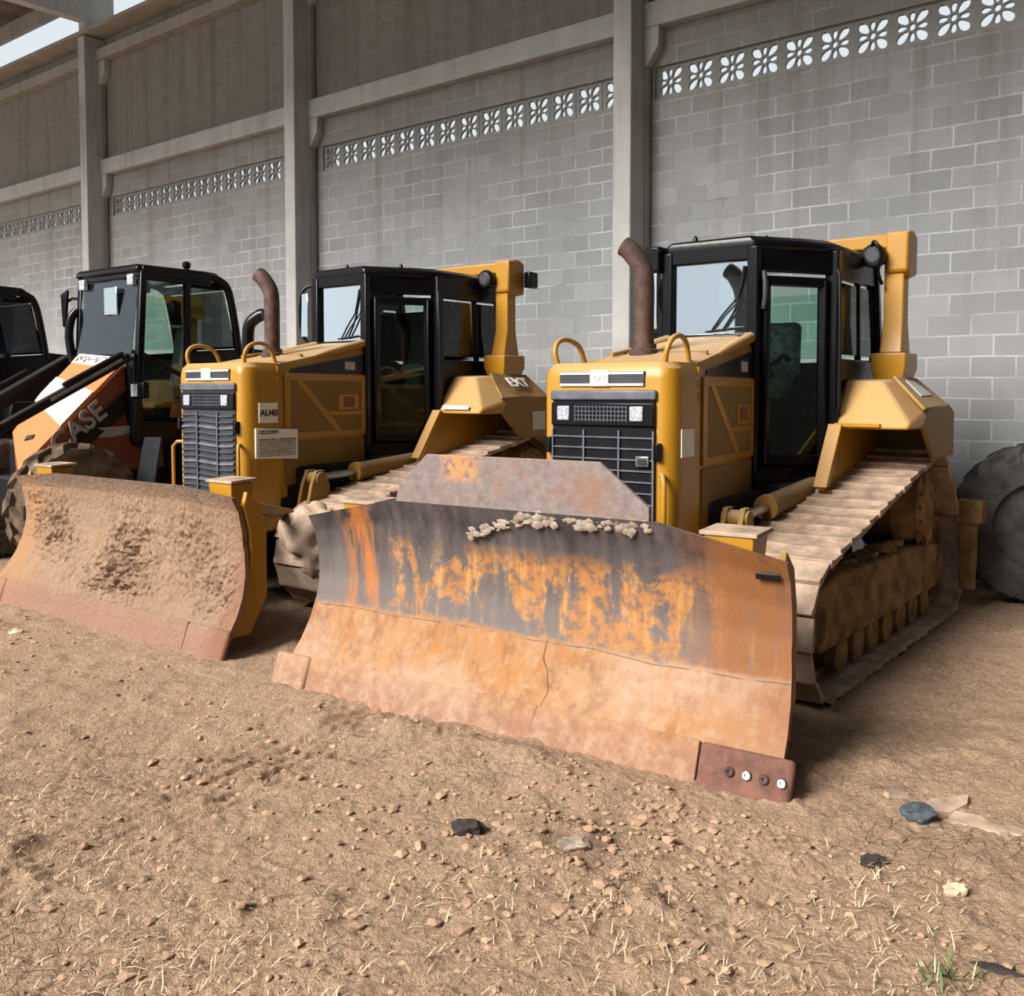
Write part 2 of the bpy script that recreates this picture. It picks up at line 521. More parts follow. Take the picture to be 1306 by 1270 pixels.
def axis_steps(lo, hi, a, b, fine, coarse, c=0, d=0, finest=.013):
    out = []; x = lo
    while x < hi:
        out.append(x)
        x += finest if c <= x < d else fine if a <= x <= b else coarse
    out.append(hi)
    return out
gx_ = axis_steps(-34, 9, -4.6, 4.2, .035, .5, -2.3, 2.2)
gy_ = axis_steps(-8, 34, 1.9, 9.0, .03, .5, 2.2, 4.9)
gv = []; gf = []
for yy in gy_:
    for xx in gx_:
        w = min(1, max(0, (13 - yy) / 3))
        gv.append((xx, yy, ground_height(xx, yy) * w if (-6 < xx < 6 and yy > 1) else 0))
nx = len(gx_)
for j in range(len(gy_) - 1):
    for i in range(nx - 1):
        a = j * nx + i
        gf.append((a, a + 1, a + nx + 1, a + nx))
g = MB().add(gv, gf)
ground = g.build('floor', 'soil', None, smooth=80)
tag(ground, 'bare brown soil yard with drag marks and cracked clods', 'ground', kind='structure')

def scatter():
    cl = MB(); rnd = random.Random(3)
    for i in range(4200):
        y = 2.2 + 6.2 * rnd.random() ** 1.5
        x = (rnd.random() - .5) * 1.12 * y + .05
        a = (x + .09) * -.602 + (y - 5.28) * -.799
        if a < .15 and y > 4.2 and x < 1.5: continue
        if x > 1.2 and y > 4.4 and rnd.random() < .7: continue
        r = .004 + .014 * rnd.random() ** 3 + (.014 if rnd.random() < .03 else 0)
        if i > 3000: x = .35 + rnd.gauss(0, .45); y = 3.95 + rnd.gauss(0, .35)
        if (x + .1) * -.602 + (y - 5.25) * -.799 < .2: continue
        cl.blob((x, y, ground_height(x, y) + r * .2), r, i, 1, .5, (1 + rnd.random() * .6, 1 + rnd.random() * .6, .6))
    tag(cl.build('soil_clods', 'mud_clod', None), 'loose crumbs of dry brown soil strewn over the yard', 'soil', kind='stuff')
    st = MB()
    for i in range(9000):
        y = 2.2 + 3.6 * rnd.random() ** 1.2
        x = (rnd.random() - .56) * 1.1 * y
        if noise.noise(Vector((x * .8, y * .8, 3))) < -.12 + .35 * rnd.random(): continue
        a = (x + .09) * -.602 + (y - 5.28) * -.799
        if a < .3: continue
        L = .02 + .07 * rnd.random() ** 2; th = rnd.random() * 6.283; w = .0012 + .001 * rnd.random()
        z = ground_height(x, y) + .006
        tilt = rnd.random() ** 2 * .9
        d = Vector((math.cos(th), math.sin(th), tilt)).normalized() * L; s = Vector((-math.sin(th), math.cos(th), 0)) * w
        p = Vector((x, y, z)); m = p + d * .5 + Vector((0, 0, L * .10)); e = p + d
        st.add([p - s, p + s, m + s, m - s, e], [(0, 1, 2, 3), (3, 2, 4)])
    tag(st.build('dry_grass', 'dry_straw', None), 'wisps of dry straw lying over the soil in front', 'straw', kind='stuff')
scatter()

def stone(name, mat, label, cat, x, y, r, sq, seed, sub=3, rz=0, amp=.35, group=None):
    z = ground_height(x, y)
    b = MB().blob((0, 0, 0), r, seed, sub, amp, sq)
    o = b.build(name, mat, None, smooth=35)
    o.location = (x, y, z + r * sq[2] * .35)
    o.rotation_euler = (0, 0, rz)
    return tag(o, label, cat, group)
stone('slate_stone', 'slate_stone', 'dark blue-grey stone lying on the soil right of the near blade', 'stone', 1.755, 4.14, .075, (1, .8, .55), 3)
stone('black_clod', 'dark_clod', 'black lump of earth lying on its own in mid foreground', 'clod', -.18, 4.03, .055, (1.1, .8, .7), 5, amp=.6)
stone('grey_clod', 'grey_clod', 'rough grey clod at the edge of the churned patch before the near blade', 'clod', .255, 3.85, .05, (1.3, .8, .6), 8, amp=.6)
stone('pale_clod', 'pale_clod', 'small pale crumbled clod with dark hollow at lower right', 'clod', 1.64, 3.53, .035, (1.2, .8, .8), 11, amp=.7)
stone('dark_tuft', 'dark_clod', 'small dark scorched tuft left of and below the blue-grey stone', 'tuft', 1.41, 3.74, .04, (1.2, .9, .45), 12, amp=.7)
stone('dark_hole_lump', 'dark_clod', 'flat black lump standing in for a dark hole at the lower right corner', 'stone', 1.56, 3.06, .055, (1.4, .6, .22), 14, rz=-.5)  # black lump stands in for the shade inside a hole
stone('white_pebble', 'pale_clod', 'pale pebble in front of the far blade near the left edge', 'stone', -3.78, 7.40, .045, (1.2, .9, .7), 15)
def slabs():
    spec = [(1.90, 4.25, .17, .07, .5, 'broken tan slab of dried mud behind the blue-grey stone'),
            (1.98, 4.08, .15, .06, -.75, 'long tan slab of dried mud right of the blue-grey stone'),
            (2.10, 4.02, .08, .04, -.3, 'short chipped tan mud flake at the right end of the broken slabs'),
            (1.74, 4.36, .07, .05, .2, 'small pale mud flake farthest back among the broken slabs')]
    for i, (x, y, a, b, rz, lab) in enumerate(spec):
        m = MB(); rnd = random.Random(i)
        ring = [(a * math.cos(t) * (.8 + .4 * rnd.random()), b * math.sin(t) * (.8 + .4 * rnd.random())) for t in [k * math.pi / 4 for k in range(8)]]
        ring = [r_ for k, r_ in enumerate(ring) if k not in (1, 6)]
        m.loft([[(p[0], p[1], 0) for p in ring], [(p[0] * .93, p[1] * .86, .014 + .012 * rnd.random()) for p in ring]])
        o = m.build('mud_slab', 'mud_shoe', None)
        o.location = (x, y, ground_height(x, y) - .008); o.rotation_euler = (.22 - .1 * i, -.10 + .08 * i, rz)
        tag(o, lab, 'mud slab', 'broken mud slabs')
slabs()
def weed():
    m = MB(); rnd = random.Random(5)
    for i in range(26):
        th = rnd.random() * 6.28; L = .03 + .05 * rnd.random()
        p = Vector((rnd.gauss(0, .05), rnd.gauss(0, .03), 0)); d = Vector((math.cos(th) * .7, math.sin(th) * .7, .7)) * L
        s = Vector((-math.sin(th), math.cos(th), 0)) * .004
        m.add([p - s, p + s, p + d * .6 + s, p + d * .6 - s, p + d], [(0, 1, 2, 3), (3, 2, 4)])
    o = m.build('weed_tuft', 'weed_green', None)
    o.location = (1.37, 3.0, ground_height(1.37, 3.0))
    tag(o, 'sparse green weeds at the lower edge on the right', 'weed')
weed()

# ------------------------------------------------------------------ building shell
WROT = math.atan2(.627, -.779)
WLOC = (4.2, 9.5, 0)
def wroot(o):
    o.location = WLOC; o.rotation_euler = (0, 0, WROT); return o

def wall():
    m = MB()
    m.box(-4.5, 30, -.2, 0, -.3, 5.235)
    m.box(-4.5, 30, -.2, 0, 5.605, 8.60)
    for a, b in ((3.27, 3.50), (3.50, 3.64), (9.12, 9.50), (9.50, 9.57), (15.25, 15.8), (21.49, 30), (-4.5, -2.5)):
        m.box(a, b, -.19, -.01, 5.22, 5.62)
    w = m.build('wall_back', 'blockwork')
    wroot(w)
    tag(w, 'tall grey concrete block wall at the back of the shed', 'wall', kind='structure')
    # one pierced block, flower of nine openings
    cu = bpy.data.curves.new('breeze_block', 'CURVE'); cu.dimensions = '2D'; cu.fill_mode = 'BOTH'; cu.extrude = .02
    def ring(pts):
        sp = cu.splines.new('POLY'); sp.points.add(len(pts) - 1)
        for i, p in enumerate(pts): sp.points[i].co = (p[0], p[1], 0, 1)
        sp.use_cyclic_u = True
    hw = .193; hh = .186
    ring([(-hw, -hh), (hw, -hh), (hw, hh), (-hw, hh)])
    ring([(.030 * math.cos(t), .034 * math.sin(t)) for t in [k * math.pi / 6 for k in range(12)]])
    for k in range(8):
        a = k * math.pi / 4
        diag = k % 2
        r0, L, W = (.124, .072, .042) if diag else (.098, .046, .027)
        pts = []
        for q in range(14):
            tt = 2 * math.pi * q / 14
            px = r0 + L * math.cos(tt); py = W * math.sin(tt) * (1 + .25 * math.cos(tt))
            pts.append((px * math.cos(a) - py * math.sin(a), px * math.sin(a) + py * math.cos(a)))
        ring(pts)
    tmp = bpy.data.objects.new('tmp', cu)
    me = bpy.data.meshes.new_from_object(tmp)
    bpy.data.objects.remove(tmp); bpy.data.curves.remove(cu)
    me.name = 'breeze_block'
    me.materials.clear(); me.materials.append(M['breeze'])
    rows = []
    s = 3.09
    for k in range(15): rows.append(3.09 - .3845 * k)
    for k in range(14): rows.append(8.93 - .393 * k)
    for k in range(15): rows.append(15.06 - .393 * k)
    for k in range(15): rows.append(21.3 - .393 * k)
    for s in rows:
        o = bpy.data.objects.new('breeze_block', me); COL.objects.link(o)
        o.parent = w; o.location = (s, -.06, 5.42); o.rotation_euler = (R(90), 0, 0)
    return w
W_ = wall()

PIL = [(-2.7, 'concrete pillar right of the picture'), (3.36, 'concrete pillar standing behind the near bulldozer'),
       (9.30, 'concrete pillar standing behind the far bulldozer'), (15.45, 'concrete pillar standing behind the orange loader cab'),
       (21.7, 'concrete pillar beyond the left edge of the picture')]
for i, (s, lab) in enumerate(PIL):
    if i in (0, 4):
        continue
    p = thing('concrete_pillar', lab, 'pillar', group='precast concrete pillars')
    wroot(p)
    MB().box(s - .03, s + .21, -.0, .42, -.3, 8.585).build('shaft', 'concrete', p, bevel=.012)
    for z, d in ((6.02, .15), (8.16, .15)):
        MB().prism([(.13, z), (.32, z), (.32, z - .42), (.28, z - .42), (.13, z - .22)], 'y', .002, .14).build('corbel', 'concrete', p, bevel=.01).location = (s - .35, 0, 0)
    MB().box(s - .06, s - .028, .03, .11, -.2, 7.9).build('joint_strip', 'concrete_dull', p)
LB = ['concrete beam over the pierced blocks in the bay right of the near pillar', 'concrete beam over the pierced blocks between the near and middle pillars',
      'concrete beam over the pierced blocks between the middle and far pillars', 'concrete beam over the pierced blocks left of the far pillar']
ends = [(-4.4, 3.33), (3.57, 9.27), (9.51, 15.42), (15.66, 29)]
for (a, b), lab in zip(ends, LB):
    o = MB().box(a, b, .001, .15, 6.02, 6.30).build('concrete_beam', 'concrete', None, bevel=.01)
    wroot(o); tag(o, lab, 'beam', 'lintel beams')
for (a, b), lab in zip(ends, ['concrete ledge at the wall top of the bay right of the near pillar', 'concrete ledge at the wall top between the near and middle pillars',
                              'concrete ledge at the wall top between the middle and far pillars', 'concrete ledge at the wall top left of the far pillar']):
    m = MB(); m.box(a, b, .001, .20, 8.16, 8.36)
    o = m.build('wall_ledge', 'concrete_dull', None, bevel=.01)
    wroot(o); tag(o, lab, 'ledge', 'wall top ledges')

cap = MB(); cap.box(-4.4, 30, -.25, .47, 8.60, 8.66)
cap = cap.build('trim_3', 'concrete_dull', None, bevel=.01)
wroot(cap); tag(cap, 'concrete coping along the top of the block wall', 'coping', kind='structure')
def roof():
    m = MB()
    # corrugated sheet, ridges running away from the wall
    depth = 9.2; n = 300; s0, s1 = -4.5, 30
    loops = []
    for k in range(n + 1):
        s = s0 + (s1 - s0) * k / n
        dz = .03 * (1 if k % 2 else -1)
        loops.append([(s, -.5, 10.20 + dz), (s, depth, 10.30 + dz), (s, depth, 10.34 + dz), (s, -.5, 10.24 + dz)])
    m.loft(loops)
    r = m.build('ceiling', 'metal_roof')
    wroot(r)
    tag(r, 'brown corrugated metal roof of the shed', 'roof', kind='structure')
    for i, (s, lab) in enumerate(PIL):
        if i in (0, 4): continue
        b = MB()
        b.box(s - .03, s + .21, -.2, depth, 8.86, 9.42); b.box(s - .025, s + .205, -.05, .40, 8.66, 8.87); b.box(s, s + .18, -.1, .1, 9.4, 9.95); b.box(s, s + .18, 5.5, 5.7, 9.4, 9.95); b.box(s, s + .18, 8.75, 8.95, 9.4, 9.95)
        # level soffit near the pillar
        o = b.build('roof_beam', 'concrete', None, bevel=.015)
        wroot(o)
        tag(o, lab.replace('concrete pillar standing', 'concrete roof beam resting on the pillar'), 'roof beam', 'roof beams')
    for y in (-.5, 2.4, 5.6, 8.8):
        o = MB().box(s0, s1, y, y + .1, 9.925 - .12 * (y < 0), 10.15).build('trim_1' if y < 0 else 'trim_2', 'concrete_dull')
        wroot(o); tag(o, 'purlin under the roof sheet', 'purlin', kind='structure')
roof()
plain('light_block_dark', (.05, .046, .042), .95)  # kept dark so the added wall throws little light back
w2 = MB().box(0, .2, 0, 19, -.3, 11.2).build('light_block_right', 'light_block_dark')  # unseen wall, added to keep light off the right-hand sides
wroot(w2); w2.location = Vector(WLOC) + Vector((.779, -.627, 0)) * 4.5
tag(w2, 'dark unseen wall added on the right to block side light', 'wall', kind='structure')
# ------------------------------------------------------------------ bulldozer
def track_path(circles, pitch):
    """convex belt round circles (u,z,r): points every pitch with tangent"""
    pts = []
    for (u, z, r) in circles:
        for k in range(180):
            a = 2 * math.pi * k / 180
            pts.append((u + r * math.cos(a), z + r * math.sin(a)))
    pts = sorted(set(pts))
    def half(ps):
        h = []
        for p in ps:
            while len(h) > 1 and (h[-1][0] - h[-2][0]) * (p[1] - h[-2][1]) - (h[-1][1] - h[-2][1]) * (p[0] - h[-2][0]) <= 0: h.pop()
            h.append(p)
        return h
    hull = half(pts)[:-1] + half(pts[::-1])[:-1]
    P = [Vector(p) for p in hull]; L = []; tot = 0
    for i in range(len(P)):
        L.append(tot); tot += (P[(i + 1) % len(P)] - P[i]).length
    n = int(round(tot / pitch)); step = tot / n; out = []
    i = 0
    for k in range(n):
        d = k * step
        while i + 1 < len(P) and L[i + 1] <= d: i += 1
        a = P[i]; b = P[(i + 1) % len(P)]; q = (b - a).normalized()
        out.append((a + q * (d - L[i]), q))
    return out, step

def make_dozer(name_label, loc, ang, scale, blade, sticker, covers):
    root = thing('bulldozer', name_label, 'bulldozer', loc, R(ang), 'yellow bulldozers parked by the wall')
    root.scale = (scale,) * 3
    # --- nose / radiator guard
    def rr(w0, w1, zc, x_front, x_back, rad, n=6):
        pts = []
        for sgn in (1, -1):
            arc = []
            for k in range(n + 1):
                a = math.pi / 2 * k / n
                arc.append((x_front - rad * 1.25 * (1 - math.cos(a)), (w0 - rad) + rad * math.sin(a)))
            pts.append(arc)
        left = [(x, y) for x, y in pts[0]] + [(x_back, w1)]
        right = [(x, -y) for x, y in left[::-1]]
        return [(x, y, zc) for x, y in left + right]
    m = MB()
    m.loft([rr(.475, .47, .72, -.925, -1.28, .10), rr(.475, .47, 1.93, -.925, -1.28, .10),
            rr(.465, .465, 1.99, -.935, -1.28, .10), rr(.43, .44, 2.03, -.965, -1.28, .09)])
    nose = m.build('radiator_guard', 'yellow', root, smooth=32)
    # grille recess
    g = MB(); g.box(-.935, -.912, -.365, .365, .72, 1.855)
    gr = g.build('grille', 'grille_black' if blade == 'worn' else 'charcoal', root, bevel=.006)
    hd = MB(); hd.box(-.93, -.895, -.375, .375, 1.80, 1.862)
    hd.build('grille_header', 'grille_metal', gr, bevel=.012)
    lp = MB(); lp.box(-.93, -.895, -.365, .365, 1.645, 1.785)
    lb = lp.build('lamp_bar', 'black_paint', gr, bevel=.006)
    for y in (-.27, .25):
        MB().box(-.9, -.885, y - .045, y + .045, 1.675, 1.765).build('headlamp', 'lamp_glass', lb, bevel=.006)
    mesh = MB()
    for k in range(15): mesh.box(-.9, -.889, -.185 + k * .026, -.180 + k * .026, 1.67, 1.77)
    for k in range(4): mesh.box(-.9, -.889, -.19, .19, 1.68 + k * .026, 1.684 + k * .026)
    mesh.build('lamp_mesh', 'grille_metal', lb)
    if blade == 'worn':
        for y in (-.125, .125):
            MB().box(-.91, -.897, y - .006, y + .006, .74, 1.62).build('grille_divider', 'grille_metal', gr)
        for k in range(13):
            z = .78 + k * .066
            MB().box(-.91, -.901, -.355, .355, z, z + .009).build('grille_bar', 'grille_metal', gr)
        for s in (-1, 1):
            MB().box(-.911, -.899, s * .358 - .006, s * .358 + .006, .74, 1.62).build('grille_rail', 'grille_metal', gr)
        MB().box(-.9, -.889, .245, .335, 1.405, 1.47).build('latch', 'chrome', gr, bevel=.006)
        MB().box(-.889, -.884, .265, .318, 1.42, 1.455).build('latch_hole', 'ink', gr)
    else:
        for y in (-.135, .145):
            MB().box(-.915, -.893, y - .007, y + .007, .74, 1.62).build('grille_divider', 'grille_metal', gr)
        for k in range(18):
            z = .76 + k * .049
            for a, b in ((-.355, -.13), (-.08, .14), (.16, .355)):
                pass
            c = MB(); pts = []
            for q in range(9):
                y = -.355 + .71 * q / 8
                pts.append((-.906 + .004 * math.cos(q * 1.6), y, z + .008 * math.sin((y + .355) * 9)))
            c.loft([[(p[0] - .01, p[1], p[2] - .012), (p[0] + .008, p[1], p[2] - .006), (p[0] + .004, p[1], p[2] + .012), (p[0] - .01, p[1], p[2] + .018)] for p in pts])
            c.build('grille_slat', 'grille_metal' if k % 3 == 0 else 'charcoal', gr)
    for s, z in ((-1, 1.52), (-1, .84), (1, 1.50), (1, .84)):
        MB().box(-.93, -.885, s * .385 - .02, s * .385 + .02, z - .05, z + .05).build('grille_hinge', 'black_paint', gr, bevel=.006)
    # name plate
    np_ = MB(); np_.box(-.94, -.915, -.315, .29, 1.885, 1.975)
    npl = np_.build('name_plate', 'charcoal', root, bevel=.005)
    for z in (1.888, 1.958):
        MB().box(-.918, -.911, -.31, .285, z, z + .014).build('plate_stripe', 'off_white', npl)
    MB().box(-.918, -.906, -.085, .045, 1.885, 1.985).build('plate_badge', 'white_label', npl, bevel=.004)
    if blade == 'worn':
        text('CAT', 'badge_letters', 'text_grey', npl, .05, (-.9045, -.062, 1.917), (0, 1, 0), (0, 0, 1), .001)
    # grab bars on the nose sides
    for s in (-1, 1):
        off = .10 if s < 0 else .045
        y0 = .40 if s > 0 else .44
        x0 = -.93 if s > 0 else -.98
        p = [(x0, s * y0, 1.36), (x0 + .035, s * (y0 + off * .6), 1.36), (x0 + .05, s * (y0 + off), 1.32), (x0 + .05, s * (y0 + off), .96), (x0 + .035, s * (y0 + off * .6), .915), (x0, s * y0, .915)]
        MB().tube(p, .015, 8).build('grab_bar', 'yellow', root, smooth=50)
    # top hand loops
    for s in (-1, 1):
        y = s * .38
        p = bezier([(-1.0, y, 2.01), (-.99, y + s * .02, 2.10), (-1.03, y + s * .03, 2.165), (-1.13, y + s * .03, 2.19), (-1.25, y + s * .01, 2.15), (-1.31, y, 2.04)], 6)
        MB().tube(p, .017, 8).build('hood_hand_loop', 'yellow', root, smooth=60)
    # --- hood
    def hs(x):  # half width, top
        k = (-1.26 - x) / 1.12
        return .462 - .125 * k, 2.045 + .21 * k
    def section(x, zb, e=0.0):
        w, zt = hs(x); w += e
        return [(x, w, zb), (x, w, zt - .10), (x, w - .03, zt - .03), (x, w - .12, zt), (x, -w + .12, zt), (x, -w + .03, zt - .03), (x, -w, zt - .10), (x, -w, zb)]
    hood = MB().loft([section(-1.27, .90), section(-1.8, .95), section(-2.38, 1.0)]).build('hood', 'yellow', root, smooth=38)
    # raised edge roll along each side of the rear hood top
    for s in (-1, 1):
        p = [(-1.75, s * .37, 2.10), (-1.9, s * .365, 2.135), (-2.15, s * .345, 2.19), (-2.36, s * .325, 2.235)]
        MB().tube(p, [.015, .032, .038, .04], 10).build('hood_edge_roll', 'yellow', root, smooth=60)
    MB().box(-1.62, -1.60, -.36, .36, 2.085, 2.118).build('hood_seam', 'yellow_dull_shaded', root)
    # engine side doors with pressed ribs
    def sp(k, z, s, e=.004):
        x = -1.27 - 1.11 * k
        w, _ = hs(x)
        return (x, s * (w + e), z)
    for s in (1, -1):
        pn = MB(); pn.slab([sp(.06, 1.40, s), sp(.98, 1.40, s), sp(.98, 1.93, s), sp(.06, 1.93, s)], .012)
        door = pn.build('engine_door', 'yellow_dull_shaded', root)
        def strip(a, b, w, nm='door_rib'):
            A = Vector(sp(*a, s, .012)); B = Vector(sp(*b, s, .012))
            MB().bar(A, B, w, .014, up=(0, s, 0)).build(nm, 'yellow', door, bevel=.004)
        strip((.06, 1.915), (.98, 1.915), .06); strip((.06, 1.42), (.98, 1.42), .05)
        strip((.09, 1.42), (.09, 1.93), .06); strip((.96, 1.42), (.96, 1.93), .05)
        strip((.20, 1.90), (.68, 1.43), .055); strip((.52, 1.60), (.96, 1.60), .04)
        MB().slab([sp(.66, 1.63, s, .012), sp(.90, 1.63, s, .012), sp(.90, 1.77, s, .012), sp(.66, 1.77, s, .012)], .012).build('door_latch', 'yellow', door, bevel=.004)
        MB().slab([sp(.72, 1.655, s, .02), sp(.84, 1.655, s, .02), sp(.84, 1.745, s, .02), sp(.72, 1.745, s, .02)], .008).build('latch_hole', 'red_brown', door)
        MB().slab([sp(.06, 1.0, s), sp(.98, 1.05, s), sp(.98, 1.375, s), sp(.06, 1.375, s)], .012).build('lower_panel', 'yellow_dull_shaded', root, bevel=.004)
        MB().slab([sp(.12, 1.955, s), sp(.975, 1.955, s), sp(.975, 2.135, s), sp(.14, 1.985, s)], .012).build('vent_window', 'black_paint', root)
        MB().slab([sp(.74, 1.99, s, .012), sp(.86, 1.99, s, .012), sp(.86, 2.06, s, .012), sp(.74, 2.06, s, .012)], .006).build('vent_label', 'grey_label', root)
        for z in (1.98, 1.90, 1.82):
            MB().tube([(-1.265, s * .468, z - .025), (-1.265, s * .468, z + .025)], .012, 8).build('hinge', 'yellow', root, smooth=60)
    # --- stickers on the nose side
    sx = lambda x: .474 if x > -1.2 else .473
    if sticker == 'code':
        q = MB().slab([(-1.03, .478, 1.462), (-1.20, .475, 1.462), (-1.20, .475, 1.63), (-1.03, .478, 1.63)], .006).build('paper_label', 'white_label', root)
    else:
        q = MB().slab([(-1.06, .480, 1.535), (-1.25, .476, 1.535), (-1.25, .476, 1.70), (-1.06, .480, 1.70)], .012).build('number_label', 'white_label', root)
        text('AU40', 'number', 'ink', root, .076, (-1.068, .4875, 1.592), (-1, -.02, 0), (0, 0, 1), .002)
        q = MB().slab([(-1.02, .481, 1.245), (-1.27, .478, 1.235), (-1.46, .476, 1.225), (-1.46, .476, 1.475), (-1.27, .478, 1.485), (-1.02, .481, 1.492)], .014).build('warning_plate', 'white_label', root, bevel=.003)
        rnd = random.Random(2)
        for r_ in range(13):
            if r_ in (2, 3): continue
            z = 1.47 - r_ * .017; x = -1.05; loops = []
            end = -1.25 if r_ < 2 else -1.435
            hgt = .010 if r_ in (0, 1, 4) else .007
            while x > end:
                y = .4885 if x > -1.27 else .4885 - (-1.27 - x) * .01
                hh = hgt * (.15 if rnd.random() < .3 else .7 + .3 * rnd.random())
                loops.append([(x, y, z - hh), (x, y + .0015, z - hh), (x, y + .0015, z), (x, y, z)])
                x -= .006
            MB().loft(loops).build('print_line', 'ink', q)
    # --- exhaust
    ey = -.10 if blade == 'worn' else -.02
    p = bezier([(-1.60, ey, 2.06), (-1.60, ey, 2.35), (-1.60, ey, 2.56), (-1.60, ey - .02, 2.68), (-1.58, ey - .09, 2.79), (-1.57, ey - .14, 2.83)], 6)
    ex = MB().tube(p, .068, 16, cap=False)
    p2 = [Vector(q) for q in p][::-1]
    ex.tube(p2, .06, 16, cap=False)
    exo = ex.build('exhaust_stack', 'exhaust_rust', root, smooth=60)
    MB().lathe((-1.60, ey, 2.08), (0, 0, 1), [(.10, 0), (.10, .05), (.085, .06), (.085, .09)], 20).build('exhaust_collar', 'exhaust_rust', root, smooth=40)
    if blade != 'worn':
        p = bezier([(-1.55, -.30, 2.05), (-1.55, -.30, 2.28), (-1.56, -.28, 2.40), (-1.60, -.20, 2.47), (-1.62, -.16, 2.48)], 6)
        MB().tube(p, .055, 14).build('intake_pipe', 'black_paint', root, smooth=60)
    MB().tube([(-1.45, -.26, 2.10), (-1.62, -.24, 2.13), (-1.8, -.28, 2.14), (-1.95, -.30, 2.16)], .014, 8).build('hood_rail', 'yellow', root, smooth=60)
    # --- cab
    A = (-2.40, .335); B = (-2.97, .70); Cc = (-3.86, .70)
    zb, zt = 1.18, 2.88
    def pt(P, s, z, k=0):
        x, y = P
        if P is Cc: x = x - .18 * (zt - z) / .9 if z > 2.0 else x - .18
        return Vector((x, s * y, z))
    cab = MB()
    # floor pan and solid lower rear
    plan = [(-2.40, .335), (-2.97, .70), (-4.03, .70), (-4.03, -.70), (-2.97, -.70), (-2.40, -.335)]
    cab.loft([[(x, y, zb) for x, y in plan], [(x, y, zb + .14) for x, y in plan]])
    for s in (1, -1):
        cab.slab([pt(B, s, zb), Vector((-4.03, s * .70, zb)), Vector((-4.03, s * .70, 2.10)), pt(B, s, 2.10)], .05)
        cab.bar(pt(A, s, zb), pt(A, s, zt), .085, .085)
        cab.bar(pt(B, s, zb), pt(B, s, zt), .10, .085)
        cab.bar(Vector((-4.03, s * .70, 2.05)), Vector((-3.87, s * .70, zt)), .10, .07)
        cab.bar(Vector((-3.55, s * .70, 2.05)), Vector((-3.50, s * .70, zt)), .045, .05)
        cab.bar(pt(A, s, zt - .08), pt(B, s, zt - .08), .06, .20)
        cab.bar(pt(B, s, zt - .10), Vector((-3.87, s * .70, zt - .10)), .06, .20)
    cab.slab([(-4.03, -.7, zb), (-4.03, .7, zb), (-4.03, .7, 2.1), (-4.03, -.7, 2.1)], .05)
    cab.bar((-2.40, -.335, zt - .04), (-2.40, .335, zt - .04), .06, .12)
    cab.box(-2.44, -2.36, -.345, .345, zb, 2.27)
    cabo = cab.build('cab_frame', 'black_paint', root, bevel=.014)
    rf = MB()
    e = .035
    rp = [(-2.37, .35), (-2.70, .60), (-2.97, .735), (-3.75, .735), (-3.92, .66), (-3.92, -.66), (-3.75, -.735), (-2.97, -.735), (-2.70, -.60), (-2.37, -.35)]
    rf.loft([[(x, y, zt - .02) for x, y in rp], [(x, y, zt + .035) for x, y in rp], [(x * .98 - .06, y * .88, zt + .075) for x, y in rp]])
    rf.build('cab_roof', 'black_paint', root, bevel=.018)
    # glazing
    MB().slab([(-2.405, -.30, 2.27), (-2.405, .30, 2.27), (-2.405, .30, zt - .09), (-2.405, -.30, zt - .09)], .006).build('windshield', 'front_glass', root)
    for s in (1, -1):
        a = Vector((-2.40, s * .335, 0)); b = Vector((-2.97, s * .70, 0))
        d = (b - a)
        P = lambda k, z: a + d * k + Vector((0, 0, z))
        door = MB()
        n_ = Vector((-d.y, d.x, 0)).normalized() * (1 if s < 0 else -1)
        for k0, z0, k1, z1 in ((.10, 1.36, .90, 1.36), (.10, zt - .24, .90, zt - .24), (.13, 1.33, .13, zt - .22), (.87, 1.33, .87, zt - .22)):
            door.bar(P(k0, z0) , P(k1, z1), .07, .07, up=(0, 0, 1))
        dr = door.build('cab_door', 'black_paint', root, bevel=.012)
        MB().slab([P(.14, 1.38), P(.86, 1.38), P(.86, zt - .26), P(.14, zt - .26)], .006).build('door_glass', 'tinted_glass', dr)
        hp = P(.93, 2.0)
        off = Vector((.6, s * .8, 0)) * .06
        if blade == 'worn':
            MB().tube([P(.08, 2.70) + off * .6, P(.08, 2.62) + off, P(.08, 2.52) + off, P(.08, 2.44) + off * .6], .02, 8).build('door_handle', 'charcoal', dr, smooth=60)
        MB().tube([P(1.0, 2.75) + off * .7, P(1.0, 2.70) + off * 1.2, P(1.02, 2.3) + off * 1.2, P(1.02, 1.75) + off * 1.2, P(1.02, 1.68) + off * .7], .012, 8).build('hand_rail', 'black_dusty', root, smooth=60)
        MB().slab([(-3.04, s * .705, 2.13), (-3.50, s * .705, 2.13), (-3.47, s * .705, zt - .22), (-3.04, s * .705, zt - .22)], .006).build('side_window', 'tinted_glass', root)
        MB().slab([(-3.57, s * .705, 2.13), (-3.97, s * .705, 2.13), (-3.86, s * .705, zt - .22), (-3.54, s * .705, zt - .22)], .006).build('quarter_window', 'tinted_glass', root)
    MB().slab([(-4.0, -.64, 2.13), (-4.0, .64, 2.13), (-3.87, .64, zt - .22), (-3.87, -.64, zt - .22)], .006).build('rear_window', 'tinted_glass', root)
    # wipers on the windshield
    wp = MB(); wp.tube([(-2.385, .27, 2.74), (-2.37, .26, 2.62), (-2.37, .23, 2.52)], .016, 6)
    wp.tube([(-2.37, .23, 2.53), (-2.38, .10, 2.40), (-2.385, .02, 2.30)], .008, 6)
    wp.tube([(-2.37, .25, 2.53), (-2.38, .18, 2.40), (-2.385, .10, 2.29)], .009, 6)
    wp.tube([(-2.38, -.03, 2.29), (-2.38, .25, 2.31)], .008, 6)
    wp.build('wiper', 'black_dusty', root, smooth=60)
